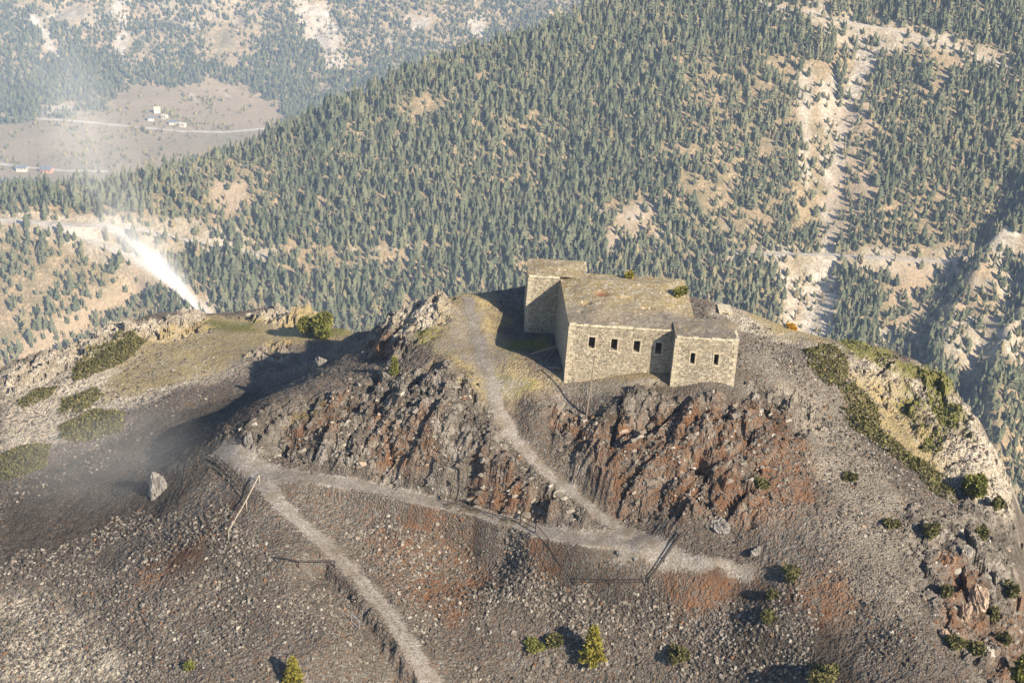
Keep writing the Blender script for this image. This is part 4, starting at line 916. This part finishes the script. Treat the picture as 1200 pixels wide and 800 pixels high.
bush((793, 772), 2.4, 1.6, M['juniper'], 'dark low shrub at the bottom of the slope right of the yellow larch', seed=6)
bush((650, 752), 2.4, 1.0, M['juniper'], 'dark flat shrub left of the yellow larch', seed=7)
bush((625, 760), 1.8, .8, M['pine'], 'small green shrub at the left end of the row beside the yellow larch', seed=8)
bush((892, 570), 1.6, 1.2, M['juniper'], 'dark green shrub alone on the reddish scree right of the outcrop', seed=9)
bush((927, 675), 2.3, 1.3, M['juniper'], 'olive green shrub on the scree right of the path junction', seed=10)
bush((963, 800), 3.0, 2.2, M['juniper'], 'dark green pine bush at the bottom edge of the right scree', seed=11)
bush((905, 700), 1.3, 1.2, M['juniper'], 'upright dark shrub above its lower neighbour on the right scree', seed=12); bush((900, 725), 2.0, .9, M['juniper'], 'flat dark shrub below its upright neighbour on the right scree', seed=13)
bush((996, 560), 1.6, .8, M['juniper'], 'small olive shrub high on the grey right hand scree', seed=14); bush((1045, 615), 1.8, .9, M['juniper'], 'olive shrub on the grey scree below the long juniper band', seed=15)
bush((1090, 632), 1.6, 2.0, M['juniper'], 'dark upright shrub where the right scree meets the cliff slope', seed=16)
bush((1147, 632), 1.8, 1.8, M['juniper'], 'slanting dark shrub on the cliff just left of the white boulder', seed=17)
bush((1168, 598), 1.4, 2.4, M['juniper'], 'tall dark juniper on the edge of the right hand cliff', seed=18)
bush((1135, 580), 3.6, 2.6, M['pine'], 'large dark pine bush growing on the right hand cliff', seed=19)
bush((1108, 700), 1.2, 1.8, M['juniper'], 'dark shrub left of the pink rock tower on the cliff slope', seed=20); bush((1120, 758), 1.9, 1.1, M['juniper'], 'green shrub below the squat pink rock on the cliff slope', seed=21)
bush((1140, 765), 2.0, 1.3, M['juniper'], 'larger green shrub left of the pale split rock', seed=22); bush((1180, 700), 2.0, 2.2, M['juniper'], 'dark shrub right of the pink rock tower at the photo edge', seed=23)
bush((1194, 800), 2.6, 3.0, M['pine'], 'dark pine in the lower right corner of the photo', 'tree', 24, True, 3500, name='pine_tree')
bush((1175, 755), 1.6, 1.4, M['juniper'], 'dark bush just above the pine in the lower right corner', seed=30); bush((1165, 720), 1.3, 1.6, M['juniper'], 'narrow dark bush hugging the right side of the pink rock tower', seed=31)
rp = atz(797, 346, 6.35); bush(None, 1.3, 1.0, M['pine'], 'dark green bush growing on the barracks roof', seed=25, base=rp)
rp = np.array([atz(737, 323, 6.2)[0], 139.2, 6.25]); bush(None, .9, .8, M['larch'], 'tiny yellow green shrub on the back edge of the barracks roof', seed=26, base=rp)
bush((813, 349), 1.9, 1.1, M['larch'], 'yellow green shrub on the crest behind the barracks right corner', seed=27)
bush((928, 386), 1.2, .55, M['orange'], 'orange shrub on the crest right of the barracks', seed=28); bush((961, 394), 1.2, 1.0, M['larch'], 'yellow green shrub on the crest right of the orange one', seed=29)
bush((150, 376), 1.7, 1.3, M['larch'], 'yellow green shrub on the rocky left crest', seed=32); bush((160, 372), 1.1, 2.0, M['pine'], 'slim green sapling beside the yellow shrub on the left crest', seed=33, conical=True, cat='tree', name='pine_tree')
bush((105, 408), 1.3, 1.2, M['larch'], 'small yellow shrub among the rocks low on the left crest', seed=34); bush((455, 810), 1.2, .7, M['pine'], 'small green tuft at the bottom edge beside the lower path', seed=35)
bush((222, 781), .9, .6, M['pine'], 'small green tuft on the sunlit rubble in the lower left', seed=36)
# spreading juniper mats
def mat_patch(poly, h, mat, label, seed, n=None):
    q = ground_px(dens(poly + [poly[0]], 4)[:-1]); g = np.random.default_rng(seed); x0, y0 = q[:, 0].min(), q[:, 1].min(); x1, y1 = q[:, 0].max(), q[:, 1].max()
    A = (x1 - x0) * (y1 - y0); N_ = int(min(40000, A * 110)); x = g.uniform(x0 - 1, x1 + 1, N_); y = g.uniform(y0 - 1, y1 + 1, N_)
    sdv = poly_sd(x, y, q) + .3 + fbm(x, y, 2.2, seed, 4) * .35; hole = fbm(x, y, 1.3, seed + 5, 3)
    k = (sdv > 0) & (hole > -.42); x, y, sdv, hole = x[k], y[k], sdv[k], hole[k]; n = len(x)
    hh = h * np.clip(sdv / 1.0, .15, 1) * (.55 + .9 * np.clip(hole + .3, 0, 1)); z = ground(x, y) + g.uniform(0, 1, n) * hh
    p = np.array([x.mean(), y.mean(), ground(x.mean(), y.mean())[0]])
    def fn(g2, m): return np.stack([x, y, z], -1) - p, g2.normal(0, .5, (m, 3)) + [0, 0, .8]
    V, T, tn = sprays(n, fn, .24, seed); o = mesh_np('juniper_mat', V, T, mat, None, dict(tint=tn)); o.location = [float(c) for c in p]
    meta(o, label, 'shrub', 'spreading juniper mats')
mat_patch([(88,432),(110,408),(150,393),(170,398),(150,420),(110,440),(90,445)], .6, M['juniper'], 'large olive juniper mat highest on the left slope', 1)
mat_patch([(75,468),(110,456),(120,464),(95,482),(72,482)], .5, M['juniper'], 'olive juniper mat in the middle of the left slope', 2)
mat_patch([(72,500),(110,480),(145,485),(140,505),(100,515),(75,512)], .5, M['juniper'], 'wide dull juniper mat below the middle one on the left slope', 3)
mat_patch([(-5,535),(30,520),(58,522),(50,548),(10,562),(-5,558)], .5, M['juniper'], 'olive juniper mat at the left edge of the photo', 4)
mat_patch([(20,472),(45,455),(65,452),(60,462),(28,478)], .4, M['juniper'], 'narrow juniper mat on the far left slope below the crest', 5)
mat_patch([(945,412),(975,405),(992,420),(990,450),(970,452),(950,432)], .8, M['juniper'], 'dark juniper mat on the crest where the grey scree meets the pale cliff', 6)
mat_patch([(985,452),(1000,450),(1025,475),(1030,500),(1005,490)], .6, M['juniper'], 'juniper mat directly below the dark crest mat', 7)
mat_patch([(990,478),(1010,488),(1045,515),(1075,545),(1070,552),(1030,525),(1000,500)], .7, M['juniper'], 'long dark juniper band along the edge of the grey scree', 8)
mat_patch([(1060,535),(1090,545),(1115,570),(1120,590),(1090,575)], .6, M['juniper'], 'juniper band continuing down beside the cliff pine', 9)
mat_patch([(1078,505),(1105,505),(1100,530),(1085,528)], .6, M['pine'], 'rounded bright juniper mat on the middle of the pale cliff', 10)
mat_patch([(1088,462),(1110,470),(1125,480),(1120,498),(1100,490)], .4, M['pine'], 'bright green mat high on the pale cliff below the crest', 11)
mat_patch([(1065,425),(1100,437),(1122,460),(1110,462),(1075,440)], .35, M['pine'], 'bright green mat along the top edge of the pale cliff', 12)
mat_patch([(1028,415),(1050,418),(1045,435),(1030,430)], .35, M['pine'], 'small bright mat near the top left of the pale cliff', 13)
mat_patch([(985,398),(1010,402),(1022,410),(1000,408)], .25, M['pine'], 'thin green strip on the crest above the dark juniper', 14)
print('plants', round(time.time() - T0, 1))

# ------------------------------------------------------------------ loose stones of the scree
def stones(n, polys, smin, smax, seed, bed=None, lift=.12):
    g = np.random.default_rng(seed); out = []
    for pl, wt in polys:
        q = ground_px(dens(pl + [pl[0]], 3)[:-1]); N_ = int(n * wt); x = g.uniform(q[:, 0].min(), q[:, 0].max(), N_ * 2); y = g.uniform(q[:, 1].min(), q[:, 1].max(), N_ * 2)
        k = (poly_sd(x, y, q) + fbm(x, y, 4.0, seed, 3) * 2.5 > 0) & (fbm(x, y, 5.5, seed + 31, 4) > -.12 + g.uniform(-.25, .25, len(x))); out.append(np.stack([x[k], y[k]], -1)[:N_])
    X = np.vstack(out)
    j = np.clip(np.searchsorted(xs, X[:, 0]) - 1, 0, NX - 1); i = np.clip(np.searchsorted(ys, X[:, 1]) - 1, 0, NY - 1)
    X = X[(m_path[i, j] < .35) & (near_b[i, j] < .3)]; n = len(X)
    P8 = np.array([(-1, -1, -1), (1, -1, -1), (1, 1, -1), (-1, 1, -1), (-1, -1, 1), (1, -1, 1), (1, 1, 1), (-1, 1, 1)], float) * .5
    Fq = np.array([(0, 3, 2, 1), (4, 5, 6, 7), (0, 1, 5, 4), (1, 2, 6, 5), (2, 3, 7, 6), (3, 0, 4, 7)])
    s = smin + (smax - smin) * g.uniform(0, 1, n) ** 2.6
    V = P8[None] + g.uniform(-.24, .24, (n, 8, 3)); V[:, 4:, :2] *= g.uniform(.5, .95, (n, 1, 1)); V = V * np.stack([s * g.uniform(.8, 1.4, n), s * g.uniform(.7, 1.1, n), s * g.uniform(.45, .9, n)], -1)[:, None]
    a = g.uniform(0, 6.28, n) if bed is None else g.normal(bed, .35, n); t = g.normal(0, .35, n) if bed is None else g.normal(.5, .3, n)
    if bed is not None: V = V * np.array([1.5, .8, .75])
    y2 = V[..., 1] * np.cos(t)[:, None] - V[..., 2] * np.sin(t)[:, None]; z2 = V[..., 1] * np.sin(t)[:, None] + V[..., 2] * np.cos(t)[:, None]; x2 = V[..., 0]
    V = np.stack([x2 * np.cos(a)[:, None] - y2 * np.sin(a)[:, None], x2 * np.sin(a)[:, None] + y2 * np.cos(a)[:, None], z2], -1)
    V += np.stack([X[:, 0], X[:, 1], ground(X[:, 0], X[:, 1]) + s * lift], -1)[:, None]
    return V.reshape(-1, 3), (Fq[None] + (np.arange(n) * 8)[:, None, None]).reshape(-1, 4), np.repeat(np.clip(g.beta(2, 2.3, n), 0, 1), 8)
SC = [([(0,660),(150,600),(270,600),(330,650),(420,700),(440,800),(0,800)], .30), ([(590,640),(680,690),(780,690),(790,740),(660,745),(590,700)], .12), ([(380,620),(520,600),(590,660),(560,790),(520,780),(430,670)], .12), ([(540,740),(960,690),(960,800),(520,800)], .12),
      ([(880,380),(980,430),(1080,560),(1120,700),(1060,790),(960,660),(960,520)], .12), ([(0,440),(130,390),(250,380),(240,470),(100,560),(0,600)], .10), ([(420,430),(560,440),(680,600),(520,590),(300,540)], .08), ([(650,480),(900,450),(960,560),(880,630),(740,600)], .08), ([(960,400),(1110,450),(1190,600),(1190,790),(1090,700),(1060,520)], .08)]
ROCKW = [(p, w_) for p, w_ in zip(ROCK, (.34, .34, .14, .12, .04, .16, .10, .03, .02))]
V, q, tn = stones(4200, ROCKW, .14, .6, 950, .75, -.12)
meta(mesh_np('broken_rock', V, q, M['stone'], attrs=dict(tint=tn)), 'broken angular rock littering the outcrops of the knoll', 'rock', kind='stuff')
V, q, tn = stones(52000, SC, .06, .30, 900)
meta(mesh_np('loose_stones', V, q, M['stone'], attrs=dict(tint=tn)), 'loose grey stones strewn over the slopes of the knoll', 'scree', kind='stuff')
print('stones', len(q), round(time.time() - T0, 1))

# ------------------------------------------------------------------ plume of water spray on the left crest
jb = aty(236, 366, 191); jt = aty(128, 268, 194)
ax_ = jt - jb; LJ = np.linalg.norm(ax_); ax_ /= LJ; side = np.cross(ax_, [0, -1.0, 0]); side /= np.linalg.norm(side); upj = side if side[2] > 0 else -side; wv = np.cross(upj, ax_)
nx_ = 28; nr = 20; Vp = []; top = 4.9
for i in range(nx_ + 1):
    s = i / nx_; R = .3 + 7.4 * s ** 1.1
    for k in range(nr):
        a = 2 * math.pi * k / nr; Vp.append((s * LJ * 1.18, R * .8 * math.sin(a), R * (.62 + math.cos(a) * .95) - .16 + .7 * math.sin(s * math.pi) * 1.0))
Fp = [(i * nr + k, i * nr + (k + 1) % nr, (i + 1) * nr + (k + 1) % nr, (i + 1) * nr + k) for i in range(nx_) for k in range(nr)]
k = bpy.data.materials.new('spray'); k.use_nodes = True; t = k.node_tree; t.nodes.clear()
nn = N.__new__(N); nn.m = k; nn.t = t; outp = nn.n('ShaderNodeOutputMaterial'); pv = nn.n('ShaderNodeVolumePrincipled'); t.links.new(pv.outputs[0], outp.inputs['Volume'])
tc = nn.n('ShaderNodeTexCoord').outputs['Object']; xyz = nn.n('ShaderNodeSeparateXYZ'); t.links.new(tc, xyz.inputs[0]); s = nn.math('DIVIDE', xyz.outputs[0], LJ)
R = nn.math('ADD', nn.math('MULTIPLY', nn.math('POWER', nn.math('MAXIMUM', s, .0), 1.1), 7.4), .3)
zz = nn.math('SUBTRACT', nn.math('ADD', xyz.outputs[2], .16), nn.math('MULTIPLY', nn.math('SINE', nn.math('MULTIPLY', s, math.pi)), .7))
h_ = nn.math('DIVIDE', zz, R); h_ = nn.math('ADD', h_, .33)              # 0 at the crisp lower edge, 1.9 at the drifting top
core = nn.math('POWER', 2.718, nn.math('MULTIPLY', h_, -3.0)); core = nn.math('MULTIPLY', core, nn.rng(h_, 0, .28))
wy = nn.math('DIVIDE', xyz.outputs[1], nn.math('MULTIPLY', R, .8)); rad = nn.math('SUBTRACT', 1, nn.math('MULTIPLY', wy, wy), clamp=True)
edge = nn.math('SUBTRACT', 1, nn.math('POWER', nn.math('ABSOLUTE', nn.math('DIVIDE', nn.math('SUBTRACT', h_, .95), .98)), 4.0), clamp=True)
mp = nn.n('ShaderNodeMapping'); t.links.new(tc, mp.inputs[0]); mp.inputs['Scale'].default_value = (.35, 1, 1); ns_ = nn.noise(mp.outputs[0], .5, 6, .68, .6); cl_ = nn.mixf(s, ns_)
fade = nn.math('MULTIPLY', nn.rng(s, .45, 1.16, 1, 0), nn.math('DIVIDE', 1.0, nn.math('ADD', R, .35)))
den = nn.math('MULTIPLY', nn.math('MULTIPLY', nn.math('MULTIPLY', core, rad), edge), nn.math('MULTIPLY', cl_, fade)); den = nn.math('MULTIPLY', den, 7.5)
t.links.new(den, pv.inputs['Density']); pv.inputs['Color'].default_value = (1, 1, 1, 1); pv.inputs['Anisotropy'].default_value = -.25
Fp = [f[::-1] for f in Fp]; me = bpy.data.meshes.new('water_spray'); me.from_pydata(Vp, [], Fp + [tuple(range(nr)), tuple(range(nx_ * nr, nx_ * nr + nr))[::-1]]); me.materials.append(k); me.update()
o = bpy.data.objects.new('water_spray', me); COL.objects.link(o); o.matrix_world = Matrix(((ax_[0], wv[0], upj[0], jb[0]), (ax_[1], wv[1], upj[1], jb[1]), (ax_[2], wv[2], upj[2], jb[2]), (0, 0, 0, 1)))
meta(o, 'white plume of spray shooting up from the left crest', 'spray', kind='stuff')
# thin mist the wind carries up from the plume, and an added veil standing in for a window reflection
def mist(a, b, rad, density, name, label, seed):
    c0 = (a + b) / 2; ax2 = b - a; L2 = np.linalg.norm(ax2) / 2; ax2 = ax2 / (2 * L2); s2 = np.array([1.0, 0, 0]) - ax2 * ax2[0] if abs(ax2[0]) < .9 else np.array([0, 1.0, 0]) - ax2 * ax2[1]
    s2 /= np.linalg.norm(s2); y2 = np.cross(ax2, s2); Vp = []; n1, n2 = 14, 18
    for i in range(n1 + 1):
        q = math.pi * i / n1
        for j in range(n2): w_ = 2 * math.pi * j / n2; Vp.append((rad * math.sin(q) * math.cos(w_), rad * math.sin(q) * math.sin(w_), L2 * math.cos(q)))
    Fp = [(i * n2 + j, (i + 1) * n2 + j, (i + 1) * n2 + (j + 1) % n2, i * n2 + (j + 1) % n2) for i in range(n1) for j in range(n2)]
    m = bpy.data.materials.new(name); m.use_nodes = True; t = m.node_tree; t.nodes.clear(); nn = N.__new__(N); nn.m = m; nn.t = t
    outp = nn.n('ShaderNodeOutputMaterial'); pv = nn.n('ShaderNodeVolumePrincipled'); t.links.new(pv.outputs[0], outp.inputs['Volume']); tc = nn.n('ShaderNodeTexCoord').outputs['Object']
    sx = nn.n('ShaderNodeSeparateXYZ'); t.links.new(tc, sx.inputs[0]); q3 = [nn.math('DIVIDE', sx.outputs[i], r) for i, r in enumerate((rad, rad, L2))]
    rr = nn.math('ADD', nn.math('ADD', nn.math('MULTIPLY', q3[0], q3[0]), nn.math('MULTIPLY', q3[1], q3[1])), nn.math('MULTIPLY', q3[2], q3[2])); body = nn.math('POWER', nn.math('SUBTRACT', 1, rr, clamp=True), 1.5)
    mp = nn.n('ShaderNodeMapping'); t.links.new(tc, mp.inputs[0]); mp.inputs['Scale'].default_value = (1, 1, .4); mp.inputs['Location'].default_value = (seed, 0, 0)
    den = nn.math('MULTIPLY', body, nn.rng(nn.noise(mp.outputs[0], .22, 5, .6, .8), .35, .65, .1, 1.0)); t.links.new(nn.math('MULTIPLY', den, density), pv.inputs['Density'])
    pv.inputs['Color'].default_value = (1, 1, 1, 1); pv.inputs['Anisotropy'].default_value = -.25
    me = bpy.data.meshes.new(name); me.from_pydata(Vp, [], Fp); me.materials.append(m)
    import bmesh
    bm = bmesh.new(); bm.from_mesh(me); bmesh.ops.remove_doubles(bm, verts=bm.verts, dist=.001); bmesh.ops.recalc_face_normals(bm, faces=bm.faces); bm.to_mesh(me); bm.free(); me.update()
    o = bpy.data.objects.new(name, me); COL.objects.link(o); o.matrix_world = Matrix(((s2[0], y2[0], ax2[0], c0[0]), (s2[1], y2[1], ax2[1], c0[1]), (s2[2], y2[2], ax2[2], c0[2]), (0, 0, 0, 1)))
    meta(o, label, 'mist', kind='stuff')
mist(aty(160, 305, 195), aty(45, 20, 238), 8.5, .022, 'drifting_mist', 'faint mist drifting up from the spray over the left crest', 0)
mist(aty(-40, 570, 118), aty(270, 500, 124), 7.0, .022, 'reflection_veil', 'thin added veil standing in for a window reflection over the near left slope', 5)
HAZE = 0.85e-4
# ------------------------------------------------------------------ light
SAZ, SEL = math.radians(45), math.radians(31)      # sun to the right and behind the camera
sd = np.array([math.sin(SAZ) * math.cos(SEL), -math.cos(SAZ) * math.cos(SEL), math.sin(SEL)])
sl = bpy.data.lights.new('sun', 'SUN'); sl.energy = 5.0; sl.angle = math.radians(.5); sl.color = (1, .87, .68)
so = bpy.data.objects.new('sun', sl); COL.objects.link(so); so.rotation_euler = Vector(sd).to_track_quat('Z', 'Y').to_euler()
w = bpy.data.worlds.new('World'); scene.world = w; w.use_nodes = True; nt = w.node_tree
bg = nt.nodes['Background']; sk = nt.nodes.new('ShaderNodeTexSky'); sk.sky_type = 'NISHITA'; sk.sun_disc = False
sk.sun_elevation = SEL; sk.sun_rotation = math.atan2(sd[0], sd[1]); sk.altitude = 1800
nt.links.new(sk.outputs[0], bg.inputs[0]); bg.inputs[1].default_value = .10
# ------------------------------------------------------------------ air
if HAZE:
    hz = MB().box((-3600, -900, -700), (3600, 4700, 95))
    k = bpy.data.materials.new('haze'); k.use_nodes = True; t = k.node_tree; t.nodes.clear()
    o = t.nodes.new('ShaderNodeOutputMaterial'); pv = t.nodes.new('ShaderNodeVolumePrincipled'); t.links.new(pv.outputs[0], o.inputs['Volume'])
    pv.inputs['Color'].default_value = (.49, .665, 1, 1); pv.inputs['Density'].default_value = HAZE; pv.inputs['Anisotropy'].default_value = -0.35
    meta(hz.build('haze', k), kind='stuff')
scene.view_settings.view_transform = 'Standard'; scene.view_settings.look = 'None'; scene.view_settings.exposure = .84; scene.view_settings.gamma = 1
scene.render.engine = 'CYCLES'
c = scene.cycles; c.max_bounces = 5; c.diffuse_bounces = 3; c.volume_bounces = 3; c.transparent_max_bounces = 8; c.use_denoising = True
try: c.denoiser = 'OPENIMAGEDENOISE'; c.denoising_prefilter = 'ACCURATE'
except Exception: pass
print('scene built', round(time.time() - T0, 1))
